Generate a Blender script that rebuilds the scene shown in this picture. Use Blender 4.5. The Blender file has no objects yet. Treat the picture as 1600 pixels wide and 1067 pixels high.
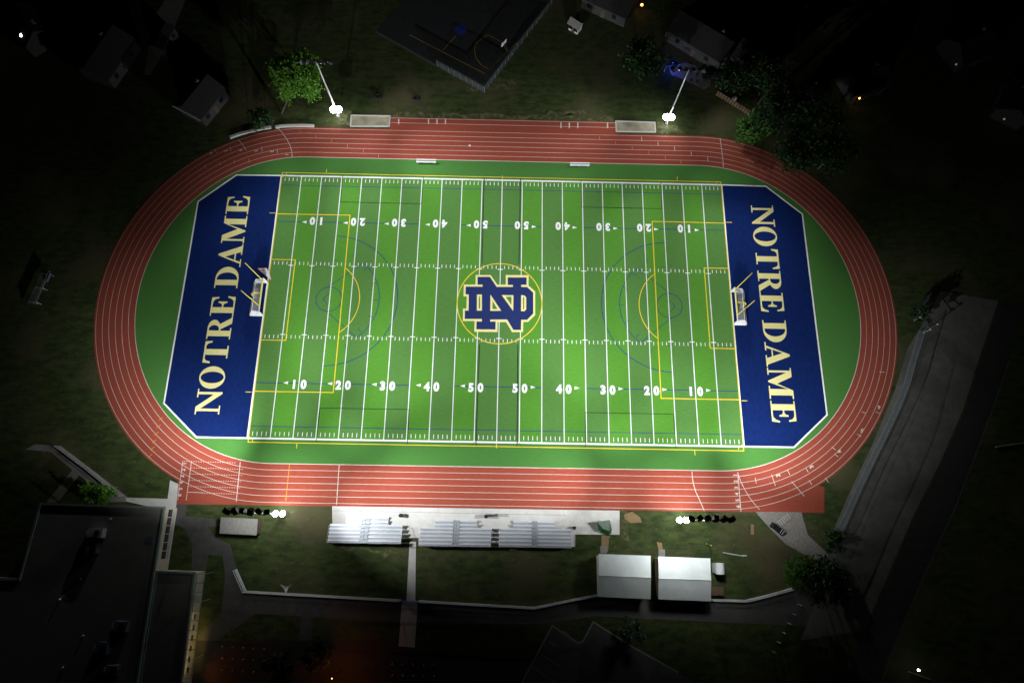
import bpy, math, random
from mathutils import Vector, Euler, Matrix
R = math.radians
C = bpy.context.scene.collection
scn = bpy.context.scene

# ------------------------------------------------------------------ camera, world, moon, exposure
CAM_LOC = Vector((1.47147, -43.6576, 125.732))
CAM_ROT = Euler((0.272779, -0.0148018, 0.0151337), 'XYZ')
cam = bpy.data.cameras.new('camera'); camo = bpy.data.objects.new('camera', cam); C.objects.link(camo)
camo.location = CAM_LOC; camo.rotation_euler = CAM_ROT
cam.sensor_width = 36.0; cam.lens = 36.0 * 962.29 / 1600.0
cam.clip_start = 0.5; cam.clip_end = 3000
scn.camera = camo
scn.view_settings.view_transform = 'Standard'; scn.view_settings.look = 'None'
scn.view_settings.gamma = 1; scn.view_settings.exposure = 0

w = bpy.data.worlds.new('World'); scn.world = w; w.use_nodes = True
nt = w.node_tree; nt.nodes.clear()
sky = nt.nodes.new('ShaderNodeTexSky'); sky.sky_type = 'NISHITA'; sky.sun_disc = False
sky.sun_elevation = R(35); sky.sun_rotation = R(200)
bg = nt.nodes.new('ShaderNodeBackground'); bg.inputs[1].default_value = 0.00004
wo = nt.nodes.new('ShaderNodeOutputWorld')
nt.links.new(sky.outputs[0], bg.inputs[0]); nt.links.new(bg.outputs[0], wo.inputs[0])
sun = bpy.data.lights.new('moon', 'SUN'); sun.energy = 0.001; sun.angle = R(0.5); sun.color = (1, .96, .9)
suno = bpy.data.objects.new('moon', sun); C.objects.link(suno); suno.rotation_euler = (R(55), 0, R(-20))

HEAD_POWER = 12566.0      # unit power of the floodlight heads on the four masts
CAM_M = CAM_ROT.to_matrix()
def at(u, v, z=0.0):
    """where the sight line through a surveyed image point meets height z"""
    d = CAM_M @ Vector(((u - 800) / 962.29, -(v - 533.5) / 962.29, -1))
    t = (z - CAM_LOC.z) / d.z
    return Vector((CAM_LOC.x + t * d.x, CAM_LOC.y + t * d.y, z))

# ------------------------------------------------------------------ materials
MATS = {}
def mat(name, c1, c2=None, scale=1.0, rough=0.9, metal=0.0, detail=4.0, stretch=None, bump=0.0, spec=0.3, c3=None, scale3=0.1, lo=.35, hi=.65, fleck=None):
    if name in MATS: return MATS[name]
    m = bpy.data.materials.new(name); m.use_nodes = True
    n = m.node_tree; b = n.nodes['Principled BSDF']
    b.inputs['Roughness'].default_value = rough; b.inputs['Metallic'].default_value = metal
    b.inputs['Specular IOR Level'].default_value = spec
    if c2 is None: c2 = tuple(x * .82 for x in c1)
    geo = n.nodes.new('ShaderNodeNewGeometry')
    vec = geo.outputs['Position']
    if stretch:
        mp = n.nodes.new('ShaderNodeMapping'); mp.inputs['Scale'].default_value = stretch
        n.links.new(vec, mp.inputs['Vector']); vec = mp.outputs[0]
    no = n.nodes.new('ShaderNodeTexNoise'); no.inputs['Scale'].default_value = scale
    no.inputs['Detail'].default_value = detail; no.inputs['Roughness'].default_value = .62
    n.links.new(vec, no.inputs['Vector'])
    cr = n.nodes.new('ShaderNodeValToRGB')
    cr.color_ramp.elements[0].position = lo; cr.color_ramp.elements[0].color = (*c2, 1)
    cr.color_ramp.elements[1].position = hi; cr.color_ramp.elements[1].color = (*c1, 1)
    n.links.new(no.outputs['Fac'], cr.inputs['Fac'])
    col = cr.outputs[0]
    if c3 is not None:
        n3 = n.nodes.new('ShaderNodeTexNoise'); n3.inputs['Scale'].default_value = scale3; n3.inputs['Detail'].default_value = 6
        n.links.new(geo.outputs['Position'], n3.inputs['Vector'])
        r3 = n.nodes.new('ShaderNodeValToRGB'); r3.color_ramp.elements[0].position = .48; r3.color_ramp.elements[1].position = .68
        n.links.new(n3.outputs['Fac'], r3.inputs['Fac'])
        mx = n.nodes.new('ShaderNodeMixRGB'); mx.inputs['Color2'].default_value = (*c3, 1)
        n.links.new(r3.outputs[0], mx.inputs['Fac']); n.links.new(col, mx.inputs['Color1']); col = mx.outputs[0]
    if fleck is not None:
        n4 = n.nodes.new('ShaderNodeTexNoise'); n4.inputs['Scale'].default_value = fleck[1]; n4.inputs['Detail'].default_value = 9; n4.inputs['Roughness'].default_value = .75
        n.links.new(geo.outputs['Position'], n4.inputs['Vector'])
        r4 = n.nodes.new('ShaderNodeValToRGB'); r4.color_ramp.elements[0].position = .58; r4.color_ramp.elements[1].position = .70
        n.links.new(n4.outputs['Fac'], r4.inputs['Fac'])
        m4 = n.nodes.new('ShaderNodeMixRGB'); m4.inputs['Color2'].default_value = (*fleck[0], 1)
        n.links.new(r4.outputs[0], m4.inputs['Fac']); n.links.new(col, m4.inputs['Color1']); col = m4.outputs[0]
    n.links.new(col, b.inputs['Base Color'])
    if bump:
        bp = n.nodes.new('ShaderNodeBump'); bp.inputs['Strength'].default_value = bump; bp.inputs['Distance'].default_value = .05
        n.links.new(no.outputs['Fac'], bp.inputs['Height']); n.links.new(bp.outputs[0], b.inputs['Normal'])
    MATS[name] = m; return m
def emit(name, col, s):
    if name in MATS: return MATS[name]
    m = bpy.data.materials.new(name); m.use_nodes = True; n = m.node_tree; n.nodes.clear()
    e = n.nodes.new('ShaderNodeEmission'); e.inputs[0].default_value = (*col, 1); e.inputs[1].default_value = s
    o = n.nodes.new('ShaderNodeOutputMaterial'); n.links.new(e.outputs[0], o.inputs[0]); MATS[name] = m; return m
def leafmat(name, c1, c2):
    m = mat(name, c1, c2, scale=.9, rough=.6, lo=.3, hi=.7)
    return m
def netmat(name, col, dens):
    if name in MATS: return MATS[name]
    m = bpy.data.materials.new(name); m.use_nodes = True; n = m.node_tree
    b = n.nodes['Principled BSDF']; b.inputs['Base Color'].default_value = (*col, 1); b.inputs['Roughness'].default_value = .9
    b.inputs['Alpha'].default_value = dens
    MATS[name] = m; return m

M_grass = mat('natural_grass', (.056, .078, .017), (.018, .031, .007), scale=.6, detail=12, lo=.36, hi=.66, stretch=(.6, 1.4, 1), c3=(.085, .075, .035), scale3=.07, fleck=((.17, .15, .075), 1.1))
M_verge = mat('worn_verge', (.15, .135, .07), (.042, .055, .014), scale=.9, detail=10, lo=.42, hi=.66)
M_turf_l = mat('turf_light', (.088, .278, .024), (.066, .215, .019), scale=2.4, detail=8, stretch=(.35, 2.2, 1), lo=.3, hi=.7)
M_turf_d = mat('turf_dark', (.086, .225, .042), (.065, .175, .033), scale=2.4, detail=8, stretch=(.35, 2.2, 1), lo=.3, hi=.7)
M_turf_o = mat('turf_surround', (.062, .200, .034), (.048, .160, .027), scale=2.2, detail=8, stretch=(.3, 3, 1), lo=.3, hi=.7)
M_navy = mat('navy_turf', (.0065, .021, .115), (.004, .014, .082), scale=2.2, detail=10, stretch=(1, .35, 1), lo=.3, hi=.7, spec=.05, rough=1.0)
M_logo = mat('logo_blue', (.010, .025, .135), (.007, .018, .10), scale=3, detail=8, lo=.3, hi=.7)
M_gold = mat('gold_turf', (.80, .74, .32), (.69, .63, .265), scale=4, detail=6)
M_white = mat('white_line', (.88, .90, .88), (.76, .79, .76), scale=5, detail=5)
M_yellow = mat('yellow_line', (.80, .62, .045), (.70, .54, .04), scale=5)
M_blue = mat('blue_line', (.012, .055, .20), (.009, .045, .15), scale=5)
M_black = mat('black_line', (.014, .035, .016), (.010, .026, .012), scale=5)
M_track = mat('track_red', (.335, .066, .037), (.26, .050, .028), scale=1.6, detail=10, stretch=(.6, 1.6, 1), lo=.3, hi=.7, c3=(.285, .058, .034), scale3=.12, fleck=((.24, .05, .034), .5))
M_lane = mat('lane_white', (.72, .66, .60), (.60, .53, .47), scale=3)
M_orange = mat('orange_mark', (.75, .30, .04), (.62, .25, .03), scale=5)
M_conc = mat('concrete_pale', (.62, .61, .57), (.54, .53, .50), scale=.8, detail=8, c3=(.50, .49, .46), scale3=.25)
M_lot = mat('lot_concrete', (.17, .165, .15), (.12, .116, .105), scale=.5, detail=9, c3=(.10, .097, .09), scale3=.1, fleck=((.09, .085, .08), .35))
M_conc2 = mat('concrete_worn', (.30, .285, .26), (.22, .21, .19), scale=.5, detail=9, c3=(.19, .18, .165), scale3=.12)
M_asph = mat('asphalt', (.045, .043, .041), (.030, .029, .028), scale=.8, detail=9, c3=(.036, .033, .030), scale3=.1)
M_path = mat('path_asphalt', (.10, .097, .092), (.07, .067, .063), scale=.7, detail=9, c3=(.075, .072, .068), scale3=.2)
M_gravel = mat('gravel', (.30, .28, .25), (.19, .175, .155), scale=2.2, detail=10, c3=(.22, .2, .175), scale3=.3)
M_sand = mat('pit_sand', (.42, .38, .26), (.31, .28, .19), scale=1.2, detail=9, c3=(.18, .16, .12), scale3=.3)
M_dirt = mat('bare_dirt', (.30, .20, .10), (.22, .15, .075), scale=1.2, detail=9)
M_steel = mat('galvanised', (.62, .64, .66), (.55, .57, .59), scale=1.5, rough=.45, metal=.35, spec=.5)
M_alum = mat('bleacher_alum', (.76, .79, .82), (.66, .69, .73), scale=2.5, rough=.42, metal=.25, stretch=(.2, 3, 1), spec=.5)
M_alum2 = mat('bleacher_foot', (.46, .49, .53), (.37, .40, .44), scale=2.5, rough=.5, metal=.4, stretch=(.2, 3, 1))
M_dark = mat('dark_housing', (.018, .018, .020), (.012, .012, .013), scale=3, rough=.6)
M_roofgrey = mat('school_roof', (.19, .19, .17), (.145, .145, .13), scale=.25, detail=9, c3=(.16, .155, .135), scale3=.08)
M_trim = mat('green_trim', (.20, .27, .23), (.16, .22, .19), scale=1)
M_wall = mat('cream_wall', (.50, .46, .36), (.42, .39, .31), scale=1.2)
M_brick = mat('brown_brick', (.13, .085, .06), (.09, .06, .045), scale=3)
M_glassd = mat('dark_window', (.015, .018, .022), (.01, .012, .015), scale=1, rough=.15, spec=.6)
M_shedroof = mat('metal_roof', (.74, .79, .76), (.66, .71, .68), scale=.6, rough=.5, metal=.2, c3=(.62, .67, .66), scale3=.2)
M_plank = mat('weathered_roof', (.25, .24, .215), (.17, .165, .15), scale=2.4, detail=9, stretch=(3, .5, 1))
M_wood = mat('brown_wood', (.16, .10, .06), (.11, .07, .045), scale=3)
M_rubber = mat('tyre_rubber', (.020, .020, .020), (.013, .013, .013), scale=4)
M_plastic = mat('white_plastic', (.74, .75, .76), (.66, .67, .68), scale=3, rough=.5)
M_yelpaint = mat('goal_yellow', (.80, .70, .10), (.74, .64, .09), scale=2, rough=.45)
M_orpaint = mat('orange_paint', (.78, .20, .09), (.70, .18, .08), scale=2, rough=.5)
M_net = netmat('white_net', (.80, .81, .83), .3)
M_net2 = netmat('side_net', (.80, .81, .83), .8)
M_chain = netmat('chain_link', (.32, .36, .36), .16)
M_courtmesh = netmat('court_mesh', (.12, .14, .14), .17)
M_greencan = mat('green_canvas', (.035, .16, .045), (.026, .12, .034), scale=2)
M_greycan = mat('grey_canvas', (.15, .20, .165), (.12, .165, .135), scale=2)
M_bark = mat('bark', (.10, .075, .05), (.06, .045, .03), scale=3)
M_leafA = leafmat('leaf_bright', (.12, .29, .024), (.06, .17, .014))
M_leafB = leafmat('leaf_dark', (.022, .058, .012), (.010, .032, .007))  # darkness around the unlit crowns is put into this leaf colour
M_leafM = leafmat('leaf_mid', (.060, .150, .016), (.030, .085, .010))  # middle tone stands in for crowns lit on one side only
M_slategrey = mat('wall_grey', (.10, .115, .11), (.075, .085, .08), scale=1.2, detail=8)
M_leafN = leafmat('leaf_unlit', (.022, .040, .014), (.012, .024, .008))  # same foliage darkened in colour so the south lot crowns look unlit
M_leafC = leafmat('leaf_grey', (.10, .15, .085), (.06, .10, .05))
M_court = mat('court_asphalt', (.034, .035, .037), (.024, .025, .027), scale=.5, detail=8)
M_courtblue = mat('court_blue', (.03, .05, .32), (.025, .04, .26), scale=1)
M_courtyel = mat('court_yellow', (.42, .30, .06), (.32, .23, .05), scale=3)
M_house = mat('house_siding', (.055, .055, .052), (.04, .04, .038), scale=1)
M_hroof = mat('house_shingle', (.026, .025, .025), (.017, .017, .016), scale=1.5)
M_bluefence = mat('blue_paint', (.03, .05, .30), (.025, .04, .24), scale=2)
M_slate = mat('fence_slate', (.085, .11, .15), (.065, .085, .12), scale=2)
M_redpaint = mat('red_paint', (.45, .05, .03), (.38, .04, .03), scale=2)
M_tarpblue = mat('blue_tarp', (.03, .06, .45), (.02, .04, .35), scale=2)

E_flood = emit('flood_lens', (.92, .97, 1), 4)
E_ball = emit('uplight_lens', (.93, .97, 1), 60)
E_amber = emit('amber_bulb', (1, .46, .10), 6)
E_warm = emit('warm_bulb', (1, .78, .42), 8)
E_cool = emit('cool_bulb', (.95, .98, 1), 14)
E_coolfar = emit('cool_bulb_far', (.92, 1, .85), 3)
E_blue = emit('blue_bulb', (.05, .12, 1), 2.0)

# ------------------------------------------------------------------ mesh helpers
class MB:
    def __init__(s): s.v = []; s.f = []
    def poly(s, pts):
        i = len(s.v); s.v += [tuple(p) for p in pts]; s.f.append(tuple(range(i, i + len(pts)))); return s
    def box(s, c, d, rz=0.0, M=None):
        hx, hy, hz = d[0] / 2, d[1] / 2, d[2] / 2
        m = M if M is not None else Matrix.Rotation(rz, 3, 'Z')
        i = len(s.v)
        for dx, dy, dz in ((-1,-1,-1),(1,-1,-1),(1,1,-1),(-1,1,-1),(-1,-1,1),(1,-1,1),(1,1,1),(-1,1,1)):
            s.v.append(tuple(Vector(c) + m @ Vector((dx*hx, dy*hy, dz*hz))))
        for f in ((3,2,1,0),(4,5,6,7),(0,1,5,4),(1,2,6,5),(2,3,7,6),(3,0,4,7)): s.f.append(tuple(i + k for k in f))
        return s
    def tube(s, a, b, r0, r1=None, n=8):
        a, b = Vector(a), Vector(b); r1 = r0 if r1 is None else r1
        d = (b - a).normalized(); u = d.orthogonal().normalized(); w_ = d.cross(u); i = len(s.v)
        for p, r in ((a, r0), (b, r1)):
            for k in range(n):
                t = 2 * math.pi * k / n; s.v.append(tuple(p + r * (math.cos(t) * u + math.sin(t) * w_)))
        for k in range(n): s.f.append((i + k, i + (k + 1) % n, i + n + (k + 1) % n, i + n + k))
        s.f.append(tuple(i + k for k in reversed(range(n)))); s.f.append(tuple(i + n + k for k in range(n)))
        return s
    def path(s, pts, r, n=6):
        for a, b in zip(pts, pts[1:]): s.tube(a, b, r, n=n)
        return s
    def prism(s, pts, z0, z1):
        n = len(pts); i = len(s.v)
        s.v += [(p[0], p[1], z0) for p in pts] + [(p[0], p[1], z1) for p in pts]
        s.f.append(tuple(i + k for k in reversed(range(n)))); s.f.append(tuple(i + n + k for k in range(n)))
        for k in range(n): s.f.append((i + k, i + (k + 1) % n, i + n + (k + 1) % n, i + n + k))
        return s
    def torus(s, c, R0, r, n=28, m=10, squash=1.0):
        i = len(s.v)
        for a in range(n):
            t = 2 * math.pi * a / n
            for b in range(m):
                p = 2 * math.pi * b / m
                s.v.append((c[0] + (R0 + r * math.cos(p)) * math.cos(t), c[1] + (R0 + r * math.cos(p)) * math.sin(t), c[2] + squash * r * math.sin(p)))
        for a in range(n):
            for b in range(m):
                s.f.append((i + a*m + b, i + ((a+1) % n)*m + b, i + ((a+1) % n)*m + (b+1) % m, i + a*m + (b+1) % m))
        return s
    def line(s, a, b, wd, z):
        a = Vector((a[0], a[1], 0)); b = Vector((b[0], b[1], 0)); d = (b - a).normalized(); n = Vector((-d.y, d.x, 0)) * wd / 2
        s.poly([(p.x, p.y, z) for p in (a - n, b - n, b + n, a + n)]); return s
    def strip(s, pts, wd, z, closed=False):
        P = [Vector((p[0], p[1], 0)) for p in pts]; n = len(P); i = len(s.v)
        for k, p in enumerate(P):
            q0 = P[k - 1] if (k > 0 or closed) else p; q1 = P[(k + 1) % n] if (k < n - 1 or closed) else p
            d0 = (p - q0).normalized() if p != q0 else (q1 - p).normalized(); d1 = (q1 - p).normalized() if p != q1 else d0
            m = d0 + d1; m = m.normalized() if m.length > 1e-6 else d0
            nn = Vector((-m.y, m.x, 0)); sc = 1 / max(.4, nn.dot(Vector((-d0.y, d0.x, 0))))
            for sg in (-1, 1): q = p + nn * (sg * wd / 2 * sc); s.v.append((q.x, q.y, z))
        for k in range(n if closed else n - 1):
            a, b = i + 2 * k, i + 2 * ((k + 1) % n); s.f.append((a, b, b + 1, a + 1))
        return s
    def disc(s, c, r, z, n=40):
        return s.poly([(c[0] + r * math.cos(2*math.pi*k/n), c[1] + r * math.sin(2*math.pi*k/n), z) for k in range(n)])
    def build(s, name, m, parent=None, smooth=False):
        me = bpy.data.meshes.new(name); me.from_pydata(s.v, [], s.f); me.update()
        for mm in (m if isinstance(m, (list, tuple)) else [m]): me.materials.append(mm)
        if smooth:
            for p in me.polygons: p.use_smooth = True
        o = bpy.data.objects.new(name, me); C.objects.link(o)
        if parent is not None:
            o.parent = parent; o.matrix_parent_inverse = parent_inv(parent)
        return o
def parent_inv(p):
    return Matrix.Translation(p.location).inverted() if p.type == 'EMPTY' else Matrix()
def tag(o, label, cat, group=None):
    o['label'] = label; o['category'] = cat
    if group: o['group'] = group
    return o
def thing(name, label, cat, loc=(0, 0, 0), group=None):
    o = bpy.data.objects.new(name, None); C.objects.link(o); o.location = Vector(loc); o.empty_display_size = .5
    return tag(o, label, cat, group)
def struct(o): o['kind'] = 'structure'; return o
def arc(c, rx, ry, a0, a1, n=48): return [(c[0] + rx * math.cos(R(a0 + (a1 - a0) * k / n)), c[1] + ry * math.sin(R(a0 + (a1 - a0) * k / n))) for k in range(n + 1)]
def P2(*uv, z=0.0): return [at(u, v, z) for u, v in uv]
def sheet(name, pts, z, m):
    mb = MB(); mb.poly([(p[0], p[1], z) for p in pts]); return struct(mb.build(name, m))
def contour_mesh(polys, z, mtx):
    """filled flat shapes with holes, as a mesh"""
    cu = bpy.data.curves.new('outline', 'CURVE'); cu.dimensions = '2D'; cu.fill_mode = 'BOTH'
    for pts in polys:
        sp = cu.splines.new('POLY'); sp.points.add(len(pts) - 1); sp.use_cyclic_u = True
        for k, p in enumerate(pts): sp.points[k].co = (p[0], p[1], 0, 1)
    return curve_to_mb(cu, z, mtx)
def curve_to_mb(cu, z, mtx):
    o = bpy.data.objects.new('outline', cu); C.objects.link(o)
    dg = bpy.context.evaluated_depsgraph_get(); dg.update()
    me = bpy.data.meshes.new_from_object(o.evaluated_get(dg))
    v = [mtx @ Vector((q.co.x, q.co.y, 0)) for q in me.vertices]; f = [tuple(p.vertices) for p in me.polygons]
    nz = []
    for q in f:
        a, b, c = v[q[0]], v[q[1]], v[q[2]]
        nz.append(q if (b - a).cross(c - a).z > 0 else tuple(reversed(q)))
    bpy.data.objects.remove(o); bpy.data.curves.remove(cu); bpy.data.meshes.remove(me)
    return [(p.x, p.y, z) for p in v], nz
def add_raw(mb, vf):
    i = len(mb.v); mb.v += vf[0]; mb.f += [tuple(i + k for k in q) for q in vf[1]]
def text_vf(txt, size, z, x, y, rot, bold=.02, sx=1.0):
    cu = bpy.data.curves.new('glyph', 'FONT'); cu.body = txt; cu.size = size; cu.align_x = 'CENTER'; cu.align_y = 'CENTER'; cu.offset = bold * size
    cu.resolution_u = 4; cu.fill_mode = 'BOTH'; cu.dimensions = '2D'
    return curve_to_mb(cu, z, Matrix.Translation((x, y, 0)) @ Matrix.Rotation(rot, 4, 'Z') @ Matrix.Diagonal((sx, 1, 1, 1)))

# ================================================================== SETTING: ground
YD = 0.9144
g = MB(); g.poly([(-900, -900, 0), (900, -900, 0), (900, 900, 0), (-900, 900, 0)])
struct(g.build('ground', M_grass))

# ------------------------------------------------------------------ running track (six lanes) and turf
HS, RI, RO = 45.0, 34.65, 42.15
AXI = {-1: 32.6, 1: 33.0}; AXO = {-1: 40.7, 1: 40.5}
def lane_curve(t, n=64):
    """closed outline; t = 0 inner edge, 1 outer edge, may run past both"""
    ry = RI + (RO - RI) * t; pts = []
    for sgn, a0 in ((1, -90), (-1, 90)):
        rx = AXI[sgn] + (AXO[sgn] - AXI[sgn]) * t
        for k in range(n + 1):
            a = R(a0 + 180 * k / n); pts.append((sgn * HS + rx * abs(math.cos(a)) * sgn, ry * math.sin(a)))
    return pts
turf = MB(); turf.poly([(x, y, .030) for x, y in lane_curve(0)])
turf_o = struct(turf.build('artificial_turf', M_turf_o))
track = MB(); i0, i1 = lane_curve(-.01), lane_curve(1.05); n = len(i0)
track.v = [(x, y, .034) for x, y in i0] + [(x, y, .034) for x, y in i1]
track.f = [(k, (k + 1) % n, n + (k + 1) % n, n + k)[::-1] for k in range(n)]
track_o = struct(track.build('running_track', M_track))
ap = MB()
ap.poly([(p[0], p[1], .022) for p in ((-62.9, -38.4), (-62.9, -42.75), (65.2, -42.5), (65.8, -37.5), (55, -34.8), (-50, -34.8))])
ap.poly([(p[0], p[1], .022) for p in ((-26.65, 41.5), (26.6, 41.5), (26.5, 45.75), (-26.6, 45.75))])
ap.build('track_apron', M_track, track_o)
ll = MB()
for k in range(7): ll.strip(lane_curve(k / 6.0), (.078 if k else .13), .040, closed=True)
ll.line((-26.6, 45.5), (26.4, 45.5), .09, .040); ll.line((-26.6, 44.2), (26.4, 44.2), .09, .040)
ll.build('lane_lines', M_lane, track_o)
tm = MB(); to = MB()
def tick(mb, u0, v0, u1, v1, wd=.09, z=.046): mb.line(at(u0, v0), at(u1, v1), wd, z)
def z4(x0, y0, s=4.0): return lambda a, b: (x0 + a / s, y0 + b / s)
q = z4(400, 0)                                    # far straight, west half
for a, b, c, d in ((20, 0, 0, 0),): pass
for px in (892, 1078, 1131, 1184): tm.line(at(*q(px, 745)), at(*q(px, 778)), .28, .046)
q3 = z4(800, 0)
for px in (306, 358, 411, 597): tm.line(at(*q3(px, 767)), at(*q3(px, 803)), .28, .046)
for (a, b, c, d) in ((276,817,274,838),(375,845,373,867),(474,873,472,897),(573,903,571,927),(673,933,671,955),(766,965,765,989)):
    to.line(at(*q(a, b)), at(*q(c, d)), .10, .046)
for (a, b, c, d) in ((545,852,547,878),(646,883,649,908),(750,912,753,938),(853,945,856,968),(957,975,960,1002),(1054,1005,1057,1035)):
    to.line(at(*q3(a, b)), at(*q3(c, d)), .10, .046)
for (a, b, c, d) in ((809,858,812,884),(911,888,914,914),(1015,918,1018,944),(1119,950,1121,976),(1222,982,1225,1010)):
    tm.line(at(*q3(a, b)), at(*q3(c, d)), .12, .046)
tm.strip([at(*q3(a, b)) for a, b in ((1300,866),(1306,910),(1313,960),(1318,1005),(1321,1046))], .13, .046)
tm.strip([at(*q(a, b)) for a, b in ((128,795),(165,832),(195,875),(215,915),(224,950),(226,984))], .13, .046)
for (a, b, c, d) in ((36,918,38,948),(133,932,135,958)): tm.line(at(*q(a, b)), at(*q(c, d)), .1, .046)
ql = z4(0, 0)
tm.strip([at(*ql(a, b)) for a, b in ((1487,872),(1512,900),(1530,925),(1538,942))], .12, .046)
for (a, b, c, d) in ((1342,935,1355,958),(1438,922,1445,945)): tm.line(at(*ql(a, b)), at(*ql(c, d)), .1, .046)
for (a, b, c, d) in ((1278,1035,1290,1055),(1370,1015,1378,1035),(1463,1002,1468,1022),(1555,995,1558,1018)): tm.line(at(*ql(a, b)), at(*ql(c, d)), .07, .046)
qb = z4(260, 700, 5.333)                          # near straight, west end: start chute
for (a, b, c, d, wd) in ((137,108,95,432,.09),(210,108,166,432,.10),(616,116,583,445,.13),(1440,140,1418,472,.13)): tm.line(at(*qb(a, b)), at(*qb(c, d)), wd, .046)
to.line(at(*qb(1027, 132)), at(*qb(995, 440)), .12, .046)
for k in range(6):                                # dashed lane guides
    y0 = 108 + 52.0 * k; xa = 145 - 7.2 * k
    for j in range(22 if k < 5 else 14):
        xs = (215 - 8 * k) + 20.0 * j + (120 if k == 5 else 0)
        if k == 0: xs -= 70
        if xs > 640 - 8 * k: break
        tm.line(at(*qb(xs, y0 + .028 * xs - 3)), at(*qb(xs + 11, y0 + .028 * xs - 3)), .09, .050)
tm.line(at(*qb(178, 366)), at(*qb(310, 371)), .09, .050)
for k, tx in enumerate('123456'):
    u, v = qb(152 - 8 * k, 128 + 52.5 * k); p = at(u, v); add_raw(tm, text_vf(tx, 1.0, .050, p.x, p.y, R(90), .03))
q = z4(0, 534)
for (a, b, c, d) in ((992,490,1018,473),(977,538,1004,519),(965,585,992,562),(952,632,978,610),(940,678,966,655),(927,724,953,700)):
    to.line(at(*q(a, b)), at(*q(c, d)), .13, .046)
qr = z4(1040, 720, 5.333)                         # near straight, east end: finish line and staggers
tm.strip([at(*qr(a, b)) for a, b in ((219,88),(222,140),(233,195),(250,255),(285,330),(322,415))], .12, .046)
tm.line(at(*qr(601, 95)), at(*qr(627, 420)), .13, .046)
tm.strip([at(*qr(a, b)) for a, b in ((606,115),(625,170),(660,240),(700,305),(745,365),(785,405))], .11, .050)
for k, tx in enumerate('123456'):
    u, v = qr(580 + 5 * k, 118 + 52.0 * k); p = at(u, v); add_raw(tm, text_vf(tx, 1.0, .050, p.x, p.y, R(90), .03))
for (a, b, c, d) in ((745,138,755,186),(882,112,915,208),(1012,72,1035,115),(1165,55,1188,95),(1050,170,1155,293),(1195,160,1217,198),(1328,138,1357,178)):
    tm.line(at(*qr(a, b)), at(*qr(c, d)), .11, .046)
q = z4(1200, 534)
for (a, b, c, d) in ((695,187,727,191),(585,437,612,447),(672,436,696,448),(555,575,583,592),(398,657,422,675),(415,700,437,718),(235,785,250,810)):
    tm.line(at(*q(a, b)), at(*q(c, d)), .11, .046)
for tx, a, b, rot in (('2', 64, 834, 100), ('3', 272, 780, 118), ('4', 447, 684, 135), ('5', 587, 553, 152), ('6', 693, 409, 160)):
    p = at(*q(a, b)); add_raw(tm, text_vf(tx, 1.1, .050, p.x, p.y, R(rot), .04))
for tx, u, v, rot in (('6', 330, 240, -60), ('5', 353, 236, -62), ('4', 376, 235, -68), ('3', 400, 236, -75), ('2', 425, 237, -80), ('1', 448, 242, -85)):
    p = at(u, v); add_raw(tm, text_vf(tx, 1.0, .050, p.x, p.y, R(rot), .03))
tm.build('track_marks', M_lane, track_o); to.build('relay_marks', M_orange, track_o)

# ------------------------------------------------------------------ football field on the turf
XG, YS = 50.29, 29.72
fl, fd = MB(), MB()
for k in range(22):
    x0, x1 = -XG + 5 * YD * k, -XG + 5 * YD * (k + 1)
    darkp = k in (0, 2, 4, 6, 8, 10, 11, 13, 15, 17, 19, 21)
    (fd if darkp else fl).poly([(x0, -YS, .036), (x1, -YS, .036), (x1, YS, .036), (x0, YS, .036)])
fl.build('light_stripes', M_turf_l, turf_o); fd.build('dark_stripes', M_turf_d, turf_o)
ez = MB()
EZ = [(50.29, 29.72), (60.5, 29.6), (68.15, 22.75), (68.15, -22.95), (60.55, -29.7), (50.29, -29.72)]
for s in (1, -1): ez.poly([(s * x, y, .036) for x, y in (EZ if s < 0 else EZ[::-1])])
ez.build('end_zones', M_navy, turf_o)
wl = MB()                                         # horizontal white
for s in (1, -1):
    wl.strip([(-XG, s * YS), (XG, s * YS)], .36, .048)
    wl.strip([(s * x, y) for x, y in EZ], .32, .052)
    for k in range(1, 22): wl.line((-XG + 5*YD*k - .55, s * 7.85), (-XG + 5*YD*k + .55, s * 7.85), .17, .052)
wl.build('sidelines', M_white, turf_o)
yl = MB()
for k in range(0, 23):
    x = -XG + 5 * YD * k; yl.line((x, -YS), (x, YS), .17 if 0 < k < 22 else .36, .044)
for k in range(110):
    if k % 5 == 0: continue
    x = -XG + YD * k
    for s in (1, -1):
        yl.line((x, s * 7.95), (x, s * 8.72), .13, .044); yl.line((x, s * 28.35), (x, s * 29.2), .13, .044)
yl.build('yard_lines', M_white, turf_o)
bl = MB()
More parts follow.
